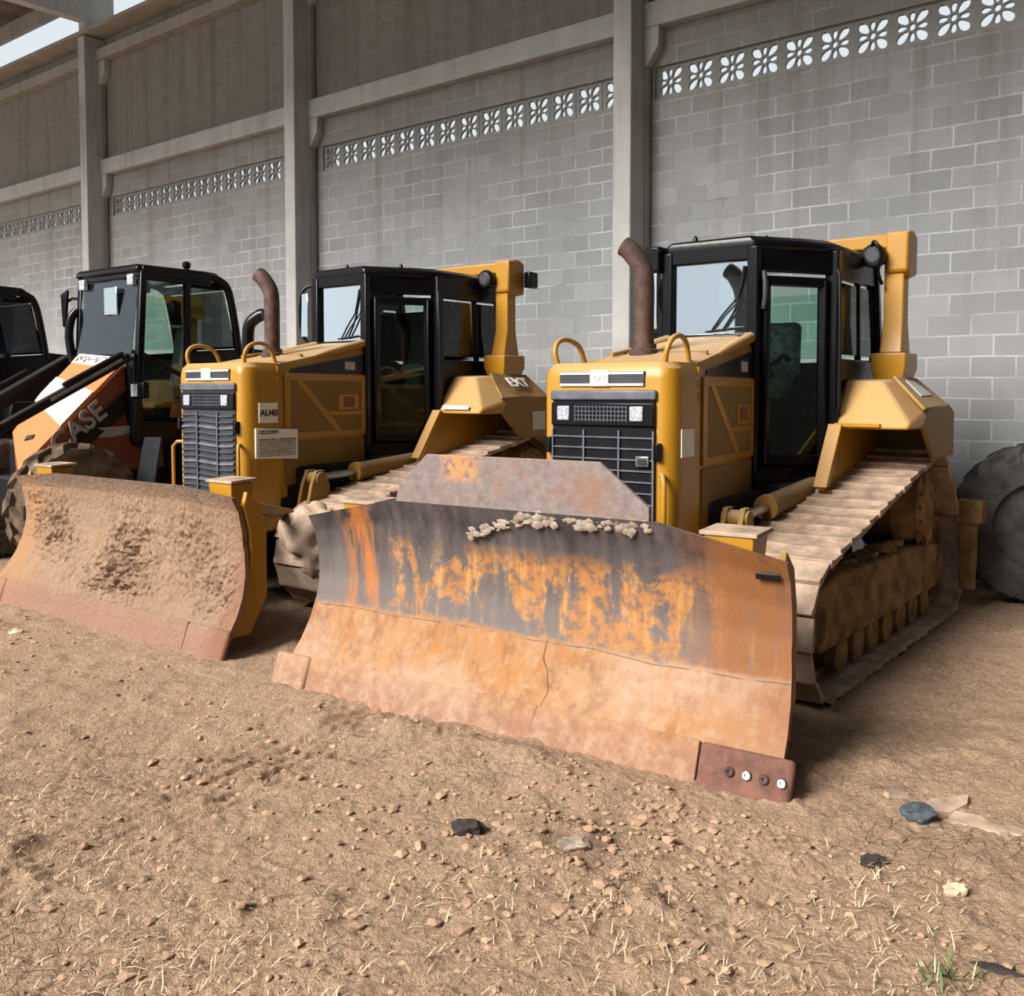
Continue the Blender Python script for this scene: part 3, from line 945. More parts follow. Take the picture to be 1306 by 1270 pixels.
    MB().box(-2.52, -2.34, -.40, -.335, 2.22, 2.27).build('cowl', 'black_dusty', root)
    # mirror on the far front corner
    mr = MB(); mr.tube(bezier([(-2.42, -.36, 2.82), (-2.36, -.46, 2.80), (-2.33, -.50, 2.70), (-2.33, -.51, 2.45), (-2.36, -.48, 2.30), (-2.40, -.38, 2.26)], 5), .016, 8)
    mro = mr.build('mirror_frame', 'black_paint', root, smooth=60)
    MB().box(-2.345, -2.325, -.50, -.40, 2.32, 2.74).build('mirror', 'mirror_glass', mro, bevel=.006)
    if blade == 'worn':
        MB().box(-2.46, -2.30, -.50, -.37, 2.74, 2.93).build('work_lamp', 'black_paint', root, bevel=.015)
    # roof knobs
    for (x, y) in ((-2.75, -.30), (-3.05, .15)):
        k = MB(); k.lathe((x, y, zt + .06), (0, 0, 1), [(.05, 0), (.045, .03), (.018, .045), (.02, .09), (.008, .11)], 12)
        k.build('roof_knob', 'black_paint', root, smooth=50)
    # inside: seat, console, levers
    st = MB(); st.box(-3.62, -3.10, -.26, .26, 1.62, 1.80); st.box(-3.55, -3.2, -.2, .2, 1.30, 1.64)
    sto = st.build('seat', 'seat_black', root, bevel=.04)
    bk = MB().hexa([(-3.56, -.25, 1.78), (-3.44, -.25, 1.78), (-3.44, .25, 1.78), (-3.56, .25, 1.78), (-3.68, -.22, 2.42), (-3.56, -.22, 2.42), (-3.56, .22, 2.42), (-3.68, .22, 2.42)])
    bk.build('seat_back', 'seat_cloth' if covers else 'seat_black', sto, bevel=.05)
    if covers:
        c = MB().blob((-3.30, .06, 1.92), .22, 4, 3, .35, (1.0, .85, .9)); c.build('seat_cover', 'seat_cloth', sto, smooth=60)
        MB().tube([(-3.15, .30, 2.10), (-3.05, .30, 2.13), (-2.95, .25, 2.06)], .022, 8).build('lever', 'seat_black', sto, smooth=60)
    cn = MB(); cn.box(-2.95, -2.62, -.20, .20, 1.32, 1.95); cn.hexa([(-2.98, -.28, 1.95), (-2.58, -.28, 1.95), (-2.58, .28, 1.95), (-2.98, .28, 1.95), (-2.90, -.26, 2.08), (-2.60, -.26, 2.14), (-2.60, .26, 2.14), (-2.90, .26, 2.08)])
    cn.build('console', 'seat_black', root, bevel=.02)
    for s in (-1, 1):
        MB().box(-3.65, -3.10, s * .42 - .08, s * .42 + .08, 1.75, 1.98).build('armrest', 'seat_black', root, bevel=.03)
    if not covers:
        MB().tube(bezier([(-3.1, .10, 1.99), (-3.0, .30, 2.03), (-3.0, .50, 2.02), (-3.1, .58, 1.97)], 6), .03, 8).build('grab_arc', 'off_white', root, smooth=60)
    # --- roll-over posts
    for s in (1, -1):
        yc = s * .93
        b = MB(); b.loft([[(-3.84, yc - .10, 1.92), (-3.58, yc - .10, 1.92), (-3.58, yc + .10, 1.92), (-3.84, yc + .10, 1.92)],
                          [(-3.88, yc - .13, 2.03), (-3.54, yc - .13, 2.03), (-3.54, yc + .13, 2.03), (-3.88, yc + .13, 2.03)],
                          [(-3.88, yc - .13, 2.15), (-3.54, yc - .13, 2.15), (-3.54, yc + .13, 2.15), (-3.88, yc + .13, 2.15)]])
        b.loft([[(-3.84, yc - .085, 2.15), (-3.60, yc - .085, 2.15), (-3.60, yc + .085, 2.15), (-3.84, yc + .085, 2.15)],
                [(-3.80, yc - .075, 2.40), (-3.66, yc - .075, 2.40), (-3.66, yc + .075, 2.40), (-3.80, yc + .075, 2.40)],
                [(-3.80, yc - .075, 2.90), (-3.66, yc - .075, 2.90), (-3.66, yc + .075, 2.90), (-3.80, yc + .075, 2.90)]])
        b.tube([(-3.95, yc, 2.09), (-3.86, yc, 2.09)], .05, 12)
        po = b.build('roll_over_post', 'yellow', root, bevel=.012)
        MB().prism([(-3.64, 3.08), (-3.63, 2.78), (-3.72, 2.72), (-3.90, 2.76), (-3.90, 3.06), (-3.80, 3.10)], 'y', min(s * .87, s * 1.04), max(s * .87, s * 1.04)).build('post_head', 'yellow', po, bevel=.018)
    MB().box(-3.82, -3.66, -.90, .90, 2.96, 3.07).build('roll_over_beam', 'yellow', root, bevel=.015)
    for s in (1, -1):
        lm = MB(); lm.lathe((-3.60, s * .80, 2.90), (1, 0, 0), [(.05, -.10), (.085, -.06), (.095, .03), (.085, .05)], 16)
        lo = lm.build('rear_lamp', 'black_paint', root, smooth=40)
        MB().lathe((-3.55, s * .80, 2.90), (1, 0, 0), [(.07, 0), (.05, .012)], 16).build('lamp_lens', 'charcoal', lo)
    if blade != 'worn':
        MB().box(-3.98, -3.84, 1.07, 1.15, 2.82, 2.98).build('rear_mirror', 'black_paint', root, bevel=.015)
    else:
        MB().tube(bezier([(-3.58, .78, 2.95), (-3.52, .82, 3.0), (-3.52, .88, 2.9), (-3.56, .84, 2.78), (-3.6, .86, 2.68)], 6), .014, 8).build('lamp_cable', 'black_paint', root, smooth=60)
    # --- rear fenders
    for s in (1, -1):
        f = MB()
        sec0 = [(-2.93, .70, 1.585), (-2.93, 1.255, 1.585), (-2.96, 1.262, 1.63), (-3.17, 1.01, 1.93), (-3.17, .74, 1.94), (-2.96, .70, 1.64)]
        sec1 = [(-3.30, .66, 1.585), (-3.25, 1.28, 1.585), (-3.30, 1.285, 1.70), (-3.34, 1.02, 1.945), (-3.34, .70, 1.95), (-3.34, .66, 1.90)]
        sec2 = [(-4.10, .66, 1.585), (-4.10, 1.28, 1.585), (-4.12, 1.285, 1.69), (-3.95, 1.0, 1.94), (-3.95, .70, 1.945), (-3.98, .66, 1.90)]
        f.loft([[(x, s * y, z) for x, y, z in q] for q in (sec0, sec1, sec2)])
        fo = f.build('fender', 'yellow', root, bevel=.02)
        MB().prism([(-3.22, 1.60), (-3.52, 1.35), (-4.12, 1.35), (-4.12, 1.70), (-3.95, 1.76), (-3.30, 1.72)], 'y', min(s * 1.25, s * 1.285), max(s * 1.25, s * 1.285)).build('fender_skirt', 'yellow_dull_shaded', fo, bevel=.012)
        MB().prism([(-2.91, 1.62), (-2.60, 1.18), (-2.72, 1.12), (-3.5, 1.12), (-4.1, 1.3), (-4.1, 1.62)], 'y', min(s * .735, s * .765), max(s * .735, s * .765)).build('fender_leg', 'yellow', fo, bevel=.006)
        MB().prism([(-2.90, 1.62), (-2.60, 1.18), (-2.66, 1.18), (-2.96, 1.60)], 'y', min(s * .70, s * .80), max(s * .70, s * .80)).build('leg_flange', 'yellow', fo, bevel=.006)
        MB().box(-4.13, -4.09, min(s * .68, s * 1.27), max(s * .68, s * 1.27), 1.36, 1.62).build('fender_back', 'yellow_dull_shaded', fo)
        cv = MB(); cv.slab([(-3.36, s * 1.02, 1.965), (-3.22, s * 1.285, 1.72), (-3.98, s * 1.275, 1.735), (-3.92, s * 1.03, 1.955)], .03)
        co = cv.build('fender_cover', 'mud_frame' if blade != 'worn' else 'yellow_dull_shaded', fo, bevel=.012)
        if s < 0 or blade == 'worn': MB().slab([(-3.50, s * 1.075, 1.935), (-3.45, s * 1.20, 1.82), (-3.76, s * 1.20, 1.825), (-3.74, s * 1.075, 1.93)], .012).build('cover_window', 'grey_label', co)
        if s > 0 and blade == 'worn':
            MB().box(-2.955, -2.915, .74, 1.06, 1.60, 1.625).build('fender_stripe', 'yellow', fo)
        if s > 0 and blade != 'worn':
            MB().slab([(-2.93, .80, 1.625), (-2.93, 1.12, 1.625), (-2.945, 1.12, 1.66), (-2.945, .80, 1.66)], .012).build('fender_stripe', 'off_white', fo)
            text('EXT', 'fender_letters', 'off_white', co, .17, (-3.46, 1.215, 1.845), (-1, 0, 0), (-.1, -.265, .245), .004)
            MB().slab([(-3.70, 1.29, 1.42), (-3.90, 1.29, 1.42), (-3.90, 1.29, 1.60), (-3.70, 1.29, 1.60)], .006).build('skirt_label', 'grey_label', fo)
    # --- tracks
    circ = [(-1.55, .45, .405), (-3.88, .96, .40), (-4.36, .45, .405)]
    path, step = track_path(circ, .186)
    for s in (1, -1):
        y0, y1 = s * .58, s * 1.245
        lk = MB()
        for (p, d) in path:
            n = Vector((d.y, -d.x))  # outward
            a = p - n * .035
            for yy in (.80, 1.02):
                c0 = a - d * step * .46; c1 = a + d * step * .46
                lk.bar((c0.x, s * yy, c0.y), (c1.x, s * yy, c1.y), .07, .06, up=(0, 1, 0))
        chain = lk.build('track_chain', 'mud_frame', root)
        for i, (p, d) in enumerate(path):
            n = Vector((d.y, -d.x))
            jit = .006 * math.sin(i * 2.3 + s)
            a = p - d * step * .52; b = p + d * step * .50; 
            prof = [a - n * .01, b - n * .01 + n * .004, b + n * .022, a + d * .05 + n * .030, a + d * .03 + n * .040, a + d * .0 + n * .040, a + n * .02]
            sh = MB(); loops = []
            for q in range(4):
                yy = y0 + (y1 - y0) * q / 3
                w = .004 * math.sin(i * 1.7 + q * 2.1)
                loops.append([(v.x + n.x * w, yy + jit, v.y + n.y * w) for v in prof])
            sh.loft(loops)
            sh.build('track_shoe', 'mud_shoe', chain, bevel=.004)
        fr = MB()
        fr.prism([(-1.42, .40), (-1.60, .27), (-4.25, .26), (-4.42, .38), (-4.35, .60), (-3.9, .66), (-3.0, .68), (-1.9, .72), (-1.5, .66)], 'y', min(s * .84, s * 1.14), max(s * .84, s * 1.14))
        fo = fr.build('track_frame', 'mud_frame', root, bevel=.02)
        for (u, z, r) in (circ[0], circ[2]):
            w = MB(); w.lathe((u, s * .80, z), (0, s, 0), [(.12, 0), (r - .10, .0), (r - .03, .03), (r - .03, .20), (r - .10, .23), (.24, .25), (.14, .30), (.12, .34)], 28)
            w.build('idler_wheel', 'mud_frame', root, smooth=40)
        u, z, r = circ[1]
        w = MB(); w.lathe((u, s * .72, z), (0, s, 0), [(.10, 0), (r - .05, .0), (r - .05, .25), (.30, .30), (.27, .42), (.16, .44), (.10, .45)], 28)
        so = w.build('drive_sprocket', 'mud_frame', root, smooth=40)
        for k in range(12):
            a = 2 * math.pi * k / 12
            MB().bar((u + .22 * math.cos(a), s * 1.15, z + .22 * math.sin(a)), (u + .22 * math.cos(a), s * 1.175, z + .22 * math.sin(a)), .03, .03).build('sprocket_bolt', 'mud_frame', so)
        for k in range(7):
            MB().lathe((-1.98 + -.33 * k, s * .80, .19), (0, s, 0), [(.05, 0), (.12, 0), (.12, .08), (.09, .10), (.09, .24), (.12, .26), (.12, .33), (.05, .34)], 16).build('track_roller', 'mud_frame', root, smooth=40)
        # mud packed on the frame
        md = MB()
        for k in range(5):
            md.blob((-2.4 - .37 * k, s * 1.02, .70), .07 + .02 * (k % 3), k + 3, 2, .5, (2.0, .8, .45))
        md.blob((-3.88, s * 1.13, .93), .26, 9, 3, .3, (.75, .25, 1.1))
        tag(md.build('packed_mud', 'mud_frame', root, smooth=40), kind='stuff')
    if blade != 'worn':
        ml = MB().blob((-1.22, .93, .58), .34, 6, 4, .35, (.55, 1.0, .9)); ml.build('mud_lump', 'mud_shoe', root, smooth=50)
    # --- belly and push frame
    bl = MB(); bl.box(-4.3, -1.0, -.45, .45, .42, 1.16); bl.box(-4.35, -2.4, -.6, .6, .75, 1.2)
    bl.build('belly_housing', 'dark_void', root, bevel=.02)
    bx = MB(); bx.box(-4.5, -4.08, -.64, .64, 1.15, 1.75)
    bx.build('rear_housing', 'yellow_dull_shaded', root, bevel=.02)
    for s in (1, -1):
        MB().bar((-.30, s * .52, .70), (-2.0, s * .52, .74), .10, .14).build('push_arm', 'yellow_dull_shaded', root, bevel=.02)
        # lift cylinder lug
        lg = MB()
        for yy in (.55, .665):
            lg.prism([(-1.36, .70), (-1.66, .70), (-1.63, 1.02), (-1.57, 1.13), (-1.49, 1.13), (-1.44, 1.02)], 'y', s * yy - .018, s * yy + .018)
        lg.tube([(-1.53, s * .52, 1.06), (-1.53, s * .70, 1.06)], .055, 14)
        lg.build('cylinder_lug', 'yellow_dull_shaded', root, bevel=.006)
        MB().tube([(-1.54, s * .61, 1.06), (-2.10, s * .61, 1.09)], .034, 12).build('cylinder_rod', 'chrome', root, smooth=60)
        cy = MB(); a = Vector((-1.98, s * .61, 1.085)); b = Vector((-3.0, s * .61, 1.165)); d = (b - a).normalized()
        cy.lathe(a, d, [(.045, 0), (.085, 0), (.085, .06), (.078, .07), (.078, .90), (.09, .91), (.09, 1.0), (.05, 1.02)], 20)
        cy.build('lift_cylinder', 'yellow_dull_shaded', root, smooth=40)
    MB().box(-1.05, -.55, -.14, .14, .45, .95).build('blade_pivot', 'dark_void', root, bevel=.02)
    # --- rear ripper beam
    rp = MB(); rp.bar((-4.45, .3, .9), (-4.65, 1.28, .86), .16, .14)
    ro = rp.build('ripper_beam', 'mud_frame', root, bevel=.01)
    MB().box(-4.74, -4.54, 1.20, 1.42, .76, .95).build('beam_end', 'mud_frame', ro, bevel=.015)
    MB().prism([(-4.58, .78), (-4.72, .78), (-4.66, .2), (-4.60, .2)], 'y', 1.24, 1.36).build('ripper_shank', 'mud_frame', ro, bevel=.01)
    # --- blade
    rotb = R(2.6) if blade == 'worn' else R(.7)
    bm_ = Matrix.Rotation(rotb, 4, 'Z')
    bsh = -.085 if blade == 'worn' else -.10
    def bp(u, v, z):
        return bm_ @ Vector((u, v + bsh, z))
    prof = [(.04, .165), (-.045, .27), (-.115, .39), (-.165, .53), (-.185, .68), (-.175, .83), (-.145, .96), (-.09, 1.06)]
    def top_add(v):
        a = abs(v)
        hgt = .14 if blade == 'worn' else .055
        return hgt * max(0, min(1, (1.56 - a) / .68)) if a > .88 else hgt
    nv, sub = (96, 5) if blade == 'worn' else (280, 15)
    PP = []
    for i in range(len(prof) - 1):
        for k in range(sub):
            t_ = k / sub
            PP.append((prof[i][0] * (1 - t_) + prof[i + 1][0] * t_, prof[i][1] * (1 - t_) + prof[i + 1][1] * t_))
    PP.append(prof[-1])
    vs = []; fs = []
    n_p = len(PP)
    for i in range(nv + 1):
        v = -1 + 2 * i / nv
        for j, (u, z) in enumerate(PP):
            k = (z - .165) / .9
            half = 1.60 - .04 * min(1, k * 2) if blade == 'worn' else 1.64 - .13 * min(1, k * 1.6)
            vv = v * half
            zz = z + top_add(vv) * max(0, (z - .6) / .46) if z > .6 else z
            du = 0
            if blade != 'worn':
                q = Vector((vv * 1.4, z * 1.4, 3))
                cl = noise.noise(q) + .25 + .5 * math.exp(-(vv + .0) ** 2 / .5) * math.exp(-(z - .45) ** 2 / .12)
                rgh = noise.noise(Vector((vv * 9, z * 9, 1))) + .7 * noise.noise(Vector((vv * 22, z * 22, 4)))
                ed = min(1, (1 - abs(v)) * 12) * min(1, (z - .16) * 8) * min(1, max(0, (1.0 - z) * 6))
                cr = noise.noise(Vector((vv * 5.5, z * 3.2, 8)))
                rgh += .8 * noise.noise(Vector((vv * 48, z * 40, 2)))
                lump = max(0, cl) * (.034 + .058 * rgh)
                if abs(cr) < .07: lump -= .02 * max(0, cl)
                du = (max(-.004, lump) + .003 * noise.noise(Vector((vv * 60, z * 60, 5)))) * ed
            else:
                du = .003 * noise.noise(Vector((vv * 3, z * 3, 1)))
            vs.append(bp(u + du, vv, zz))
    N = len(vs)
    for i in range(nv + 1):
        v = -1 + 2 * i / nv
        for j, (u, z) in enumerate(PP):
            f_ = vs[i * n_p + j]
            vs.append(f_ + bm_ @ Vector((-.035, 0, 0)))
    for i in range(nv):
        for j in range(n_p - 1):
            a = i * n_p + j
            fs.append((a, a + n_p, a + n_p + 1, a + 1))
            fs.append((N + a, N + a + 1, N + a + n_p + 1, N + a + n_p))
        a = i * n_p
        fs.append((a, N + a, N + a + n_p, a + n_p))
        a = i * n_p + n_p - 1
        fs.append((a, a + n_p, N + a + n_p, N + a))
    for i in (0, nv):
        for j in range(n_p - 1):
            a = i * n_p + j
            fs.append((a, a + 1, N + a + 1, N + a))
    bmat = 'worn_blade' if blade == 'worn' else 'muddy_blade'
    bo = MB().add(vs, fs).build('blade', bmat, root, smooth=50)
    def prismb(name, poly, v0, v1, mat, par, bev=.006):
        m_ = MB(); m_.loft([[bp(u, v0, z) for u, z in poly], [bp(u, v1, z) for u, z in poly]])
        return m_.build(name, mat, par, bevel=bev)
    hb = 1.40
    ce = [(.05, .20), (.015, .18), (.095, -.03), (.13, -.03)]
    prismb('cutting_edge', ce, -hb, 1.20, bmat, bo)
    for s in (-1, 1):
        a, b = (1.205, 1.66) if s > 0 else (-1.70, -1.405)
        e_ = prismb('end_bit', [(.055, .20), (.01, .18), (.09, -.03), (.14, -.03)], a, b, 'rust_steel' if s > 0 and blade == 'worn' else bmat, bo, .02)
        for k in range(4 if (s > 0 and blade == 'worn') else 0):
            v = a + (b - a) * (.36 + .18 * k)
            c = bp(.10, v, .10); d = bm_ @ Vector((.9, 0, .35))
            MB().lathe(c - d * .012, d, [(.022, 0), (.024, .012), (.018, .018), (.010, .018), (.008, .008)], 12).build('bolt', 'chrome' if k % 2 else 'exhaust_rust', e_)
    if blade == 'worn':
        # welded spill guard
        sg = MB()
        sg.slab([bp(-.115, -.84, 1.185), bp(-.115, .85, 1.185), bp(-.112, .85, 1.27), bp(-.10, .57, 1.49), bp(-.10, -.58, 1.49), bp(-.112, -.80, 1.30)], .025)
        so = sg.build('spill_guard', 'spill_plate', root, bevel=.004)
        wl_ = MB(); rnd = random.Random(1)
        for k in range(70):
            v = .02 + .84 * rnd.random()
            wl_.blob(tuple(bp(-.105, v, 1.185 - .05 * rnd.random() ** 2)), .010 + .020 * rnd.random(), k, 1, .6, (.5, 1.5, 1.0))
        for k in range(60):
            q = rnd.random(); v = -.30 + .38 * q
            wl_.blob(tuple(bp(-.118, v, 1.04 + .11 * q + .05 * (rnd.random() - .5))), .006 + .014 * rnd.random(), k + 50, 1, .6, (.4, 1.6, 1.0))
        tag(wl_.build('caked_mud', 'grey_clod', bo, smooth=60), kind='stuff')
        MB().slab([bp(-.128, 1.40, .965), bp(-.128, 1.52, .965), bp(-.115, 1.52, 1.0), bp(-.115, 1.40, 1.0)], .012).build('wear_mark', 'black_dusty', bo, bevel=.008)
    # ribs and boxes behind the blade
    for s in (-1, 1):
        prismb('blade_end_rib', [(-.03, .10), (-.23, .10), (-.38, .35), (-.38, .80), (-.33, 1.00), (-.215, 1.10), (-.185, 1.00), (-.235, .82), (-.24, .66), (-.225, .52), (-.18, .38), (-.10, .24)],
               s * 1.50 - .02, s * 1.50 + .02, 'yellow' if blade != 'worn' else 'yellow_dull_shaded', root, .008)
        m_ = MB()
        m_.loft([[bp(u, v, .88) for u, v in ((-.22, s * 1.12), (-.22, s * 1.34), (-.38, s * 1.34), (-.38, s * 1.12))],
                 [bp(u, v, 1.145) for u, v in ((-.20, s * 1.10), (-.20, s * 1.36), (-.40, s * 1.36), (-.40, s * 1.10))]])
        bx = m_.build('cylinder_bracket', 'yellow', root, bevel=.008)
        MB().slab([bp(-.19, s * 1.08, 1.155), bp(-.19, s * 1.38, 1.155), bp(-.42, s * 1.38, 1.165), bp(-.42, s * 1.08, 1.165)], .022).build('bracket_cap', 'mud_shoe', bx, bevel=.004)
        m_ = MB(); m_.bar(bp(-.42, s * 1.2, .95), bp(-1.25, s * .72, .78), .09, .09); m_.build('angle_cylinder', 'yellow_dull_shaded', root, bevel=.02)
    MB().slab([bp(-.22, -1.5, .1), bp(-.22, 1.5, .1), bp(-.26, 1.5, .5), bp(-.26, -1.5, .5)], .05).build('blade_back_plate', 'yellow_dull_shaded', root)
    return root

dz1 = make_dozer('yellow bulldozer nearest the camera with rusty worn blade and welded spill guard', (0, 5.25, 0), -127, 1.0, 'worn', 'code', True)
dz2 = make_dozer('yellow bulldozer behind with mud-caked blade and white labels on its nose', (-3.2, 7.70, 0), -128, 1.035, 'muddy', 'number', False)

# ------------------------------------------------------------------ tyres
def tyre_mesh(m, c, axis, Ro, w, lugs, hole=.55, lug_h=.06, chevron=.5):
    c = Vector(c); a = Vector(axis).normalized()
    h = w / 2
    m.lathe(c, a, [(Ro * hole, -h * .7), (Ro * (hole + .03), -h * .95), (Ro * .78, -h * 1.02), (Ro * .93, -h * .9), (Ro - lug_h, -h * .72), (Ro - lug_h * .8, 0),
                   (Ro - lug_h, h * .72), (Ro * .93, h * .9), (Ro * .78, h * 1.02), (Ro * (hole + .03), h * .95), (Ro * hole, h * .7)], 56)
    u = Vector((0, 0, 1)); u = (u - a * u.dot(a)).normalized(); wv = a.cross(u)
    for k in range(lugs):
        for s in (-1, 1):
            t0 = 2 * math.pi * (k + (.5 if s > 0 else 0)) / lugs
            loops = []
            for q in range(5):
                f = q / 4
                hh = s * (h * .02 + h * .98 * f); ang = t0 + chevron * f * 2 * math.pi / lugs
                top = Ro if f < .7 else Ro - lug_h * .8 * (f - .7) / .3
                base = Ro - lug_h * 1.4 - (.08 * Ro * max(0, f - .7) / .3)
                wd = .30 * 2 * math.pi / lugs
                ring = []
                for (rr_, aa) in ((base, ang - wd), (top, ang - wd * .72), (top, ang + wd * .72), (base, ang + wd)):
                    ring.append(c + a * hh + (u * math.cos(aa) + wv * math.sin(aa)) * rr_)
                loops.append(ring)
            m.loft(loops)
    return m

tt = thing('tractor_tyre', 'big black lugged tractor tyre standing against the wall at the right edge', 'tyre', (0, 0, 0))
ax = Vector((-.35, -.93, -.05)).normalized()
tc = Vector((4.62, 8.55, .70))
tt.location = (tc.x, tc.y, 0)
lc = Vector((0, 0, tc.z))
tyre_mesh(MB(), lc, ax, .71, .42, 16, .52, .07).build('tyre', 'rubber_grey', tt, smooth=35)
MB().lathe(lc, ax, [(.30, -.12), (.38, -.17), (.385, .10), (.365, .12), (.345, -.12), (.20, -.15), (.12, -.08), (.08, -.08)], 40).build('rim', 'rim_grey', tt, smooth=40)

# ------------------------------------------------------------------ backhoe loader
def make_loader(label, loc, ang, body, panel, letters):
    root = thing('backhoe_loader', label, 'loader', loc, R(ang))
    T = 3.20
    # cab posts
    A = (.03, .62); B = (-1.18, .62)
    cab = MB()
    for s in (1, -1):
        cab.bar((.10, s * .62, 1.3), (-.02, s * .62, T), .08, .08)
        cab.bar((-.55, s * .62, 1.3), (-.58, s * .62, T - .02), .09, .06)
        cab.tube(bezier([(-1.30, s * .62, 2.30), (-1.24, s * .62, 2.7), (-1.16, s * .62, 3.05), (-1.06, s * .62, T - .04), (-.9, s * .62, T)], 5), .05, 8)
        cab.bar((-.9, s * .62, T - .02), (0, s * .62, T), .09, .10)
        cab.bar((-.9, s * .62, T - .06), (0, s * .62, T - .06), .06, .10)
        cab.bar((.06, s * .62, 2.30), (-.58, s * .62, 2.0), .05, .05)
        cab.prism([(.10, 1.25), (.10, 1.55), (-.58, 1.50), (-.58, 2.30), (-1.32, 2.36), (-1.34, 1.25)], 'y', s * .62 - .03, s * .62 + .03)
        cab.slab([(-1.30, s * .62, 2.25), (-1.75, s * .66, 2.2), (-1.75, s * .66, 2.36), (-1.26, s * .62, 2.40)], .06)
    cab.bar((-1.12, -.62, T - .08), (-1.12, .62, T - .08), .09, .1)
    cab.bar((-.01, -.62, T - .03), (-.01, .62, T - .03), .08, .10)
    cab.box(.02, .12, -.64, .64, 1.3, 2.28)
    cab.box(-1.3, .1, -.62, .62, 1.25, 1.35)
    cab.bar((-1.3, -.62, 2.32), (-1.3, .62, 2.32), .08, .1)
    cab.build('cab_frame', 'black_paint', root, bevel=.015)
    rf = MB(); rp = [(.06, .64), (-.80, .66), (-1.05, .60), (-1.05, -.60), (-.80, -.66), (.06, -.64)]
    rf.loft([[(x, y, T - .02) for x, y in rp], [(x, y, T + .04) for x, y in rp], [(x * .95 - .02, y * .93, T + .07) for x, y in rp]])
    rf.build('cab_roof', 'black_paint', root, bevel=.02)
    MB().lathe((-.70, .45, T + .07), (0, 0, 1), [(.03, 0), (.03, .03), (.05, .05), (.05, .09), (.02, .11)], 12).build('roof_beacon', 'black_paint', root, smooth=40)
    MB().slab([(.105, -.57, 2.27), (.105, .57, 2.27), (.0, .57, T - .09), (.0, -.57, T - .09)], .006).build('windshield', 'loader_glass', root)
    gl = 'tinted_glass' if letters else 'dark_glass'
    for s in (1, -1):
        MB().slab([(.03, s * .62, 1.60), (-.50, s * .62, 1.55), (-.53, s * .62, T - .14), (-.06, s * .62, T - .12), (.0, s * .62, 2.4)], .006).build('door_glass', gl, root)
        MB().slab([(-.64, s * .62, 2.36), (-1.22, s * .62, 2.40), (-1.08, s * .62, T - .14), (-.63, s * .62, T - .14)], .006).build('side_window', gl, root)
    MB().slab([(-1.29, -.56, 2.38), (-1.29, .56, 2.38), (-1.13, .56, T - .14), (-1.13, -.56, T - .14)], .006).build('rear_window', gl, root)
    for s in (-1, 1):
        MB().box(.02, .07, s * .50 - .06, s * .50 + .06, T - .16, T - .04).build('work_lamp', 'lamp_glass', root, bevel=.01)
    # inside
    st = MB(); st.box(-.95, -.5, -.24, .24, 1.75, 1.9); st.hexa([(-.98, -.22, 1.9), (-.86, -.22, 1.9), (-.86, .22, 1.9), (-.98, .22, 1.9), (-1.05, -.18, 2.62), (-.95, -.18, 2.62), (-.95, .18, 2.62), (-1.05, .18, 2.62)])
    st.box(-.9, -.6, -.15, .15, 1.33, 1.76)
    st.build('seat', 'seat_black', root, bevel=.04)
    sw = MB(); sw.tube([(-.05, 0, 1.5), (-.22, 0, 2.28)], .05, 8)
    sw.lathe((-.23, 0, 2.30), (-.35, 0, 1), [(.17, -.012), (.20, -.012), (.20, .012), (.17, .012)], 24)
    sw.build('steering_wheel', 'seat_black', root, smooth=50)
    MB().box(-.10, .02, -.5, .5, 1.35, 2.20).build('dashboard', 'seat_black', root, bevel=.03)
    MB().box(.055, .075, -.02, .24, 2.72, 3.04).build('sky_patch_mirror', 'mirror_glass', root, bevel=.02)  # mirror plate set outside the glass to show a bright sky patch
    # outside mirror
    mr = MB().tube([(.02, -.62, 2.95), (.05, -.74, 2.96), (.08, -.80, 2.92)], .018, 8); mro = mr.build('mirror_arm', 'black_paint', root, smooth=50)
    MB().hexa([(.05, -.90, 2.62), (.09, -.90, 2.62), (.12, -.80, 2.66), (.08, -.80, 2.66), (.04, -.96, 3.02), (.08, -.96, 3.02), (.12, -.74, 3.06), (.08, -.74, 3.06)]).build('mirror_head', 'black_paint', mro, bevel=.015)
    MB().tube(bezier([(.10, -.66, 2.2), (.12, -.70, 2.5), (.10, -.68, 2.72), (.04, -.64, 2.82)], 5), .05, 10).build('snorkel_pipe', 'black_paint', root, smooth=60)
    # sloping hood
    h = MB()
    LP = [Vector(p) for p in ((.12, -.47, 2.30), (.62, -.42, 1.83), (1.05, -.22, 1.42))]
    RP = [Vector(p) for p in ((.10, .47, 2.235), (.66, .47, 1.70), (1.33, .45, 1.05))]
    dn = Vector((-.05, 0, -.06))
    h.loft([[LP[k], RP[k], RP[k] + dn, LP[k] + dn] for k in range(3)])
    ho = h.build('hood', body, root, bevel=.008)
    hl = MB()
    hl.slab([(.14, .468, 2.16), (1.30, .448, 1.0), (1.24, .44, .82), (.8, .46, .85), (.12, .47, 1.30)], .03)
    hl.slab([(.14, -.46, 2.2), (1.03, -.22, 1.36), (1.0, -.22, .9), (.12, -.46, 1.2)], .03)
    hs_ = hl.build('hood_side', panel, root)
    # band of white and a pale decal strip
    def onhood(k, v, e=.006):
        k2 = min(k * 2, 1.999); i = int(k2); f = k2 - i
        a = LP[i].lerp(LP[i + 1], f); b = RP[i].lerp(RP[i + 1], f)
        n = (RP[i + 1] - RP[i]).cross(a - b).normalized()
        if n.z < 0: n = -n
        return a.lerp(b, (v + .5)) + n * e
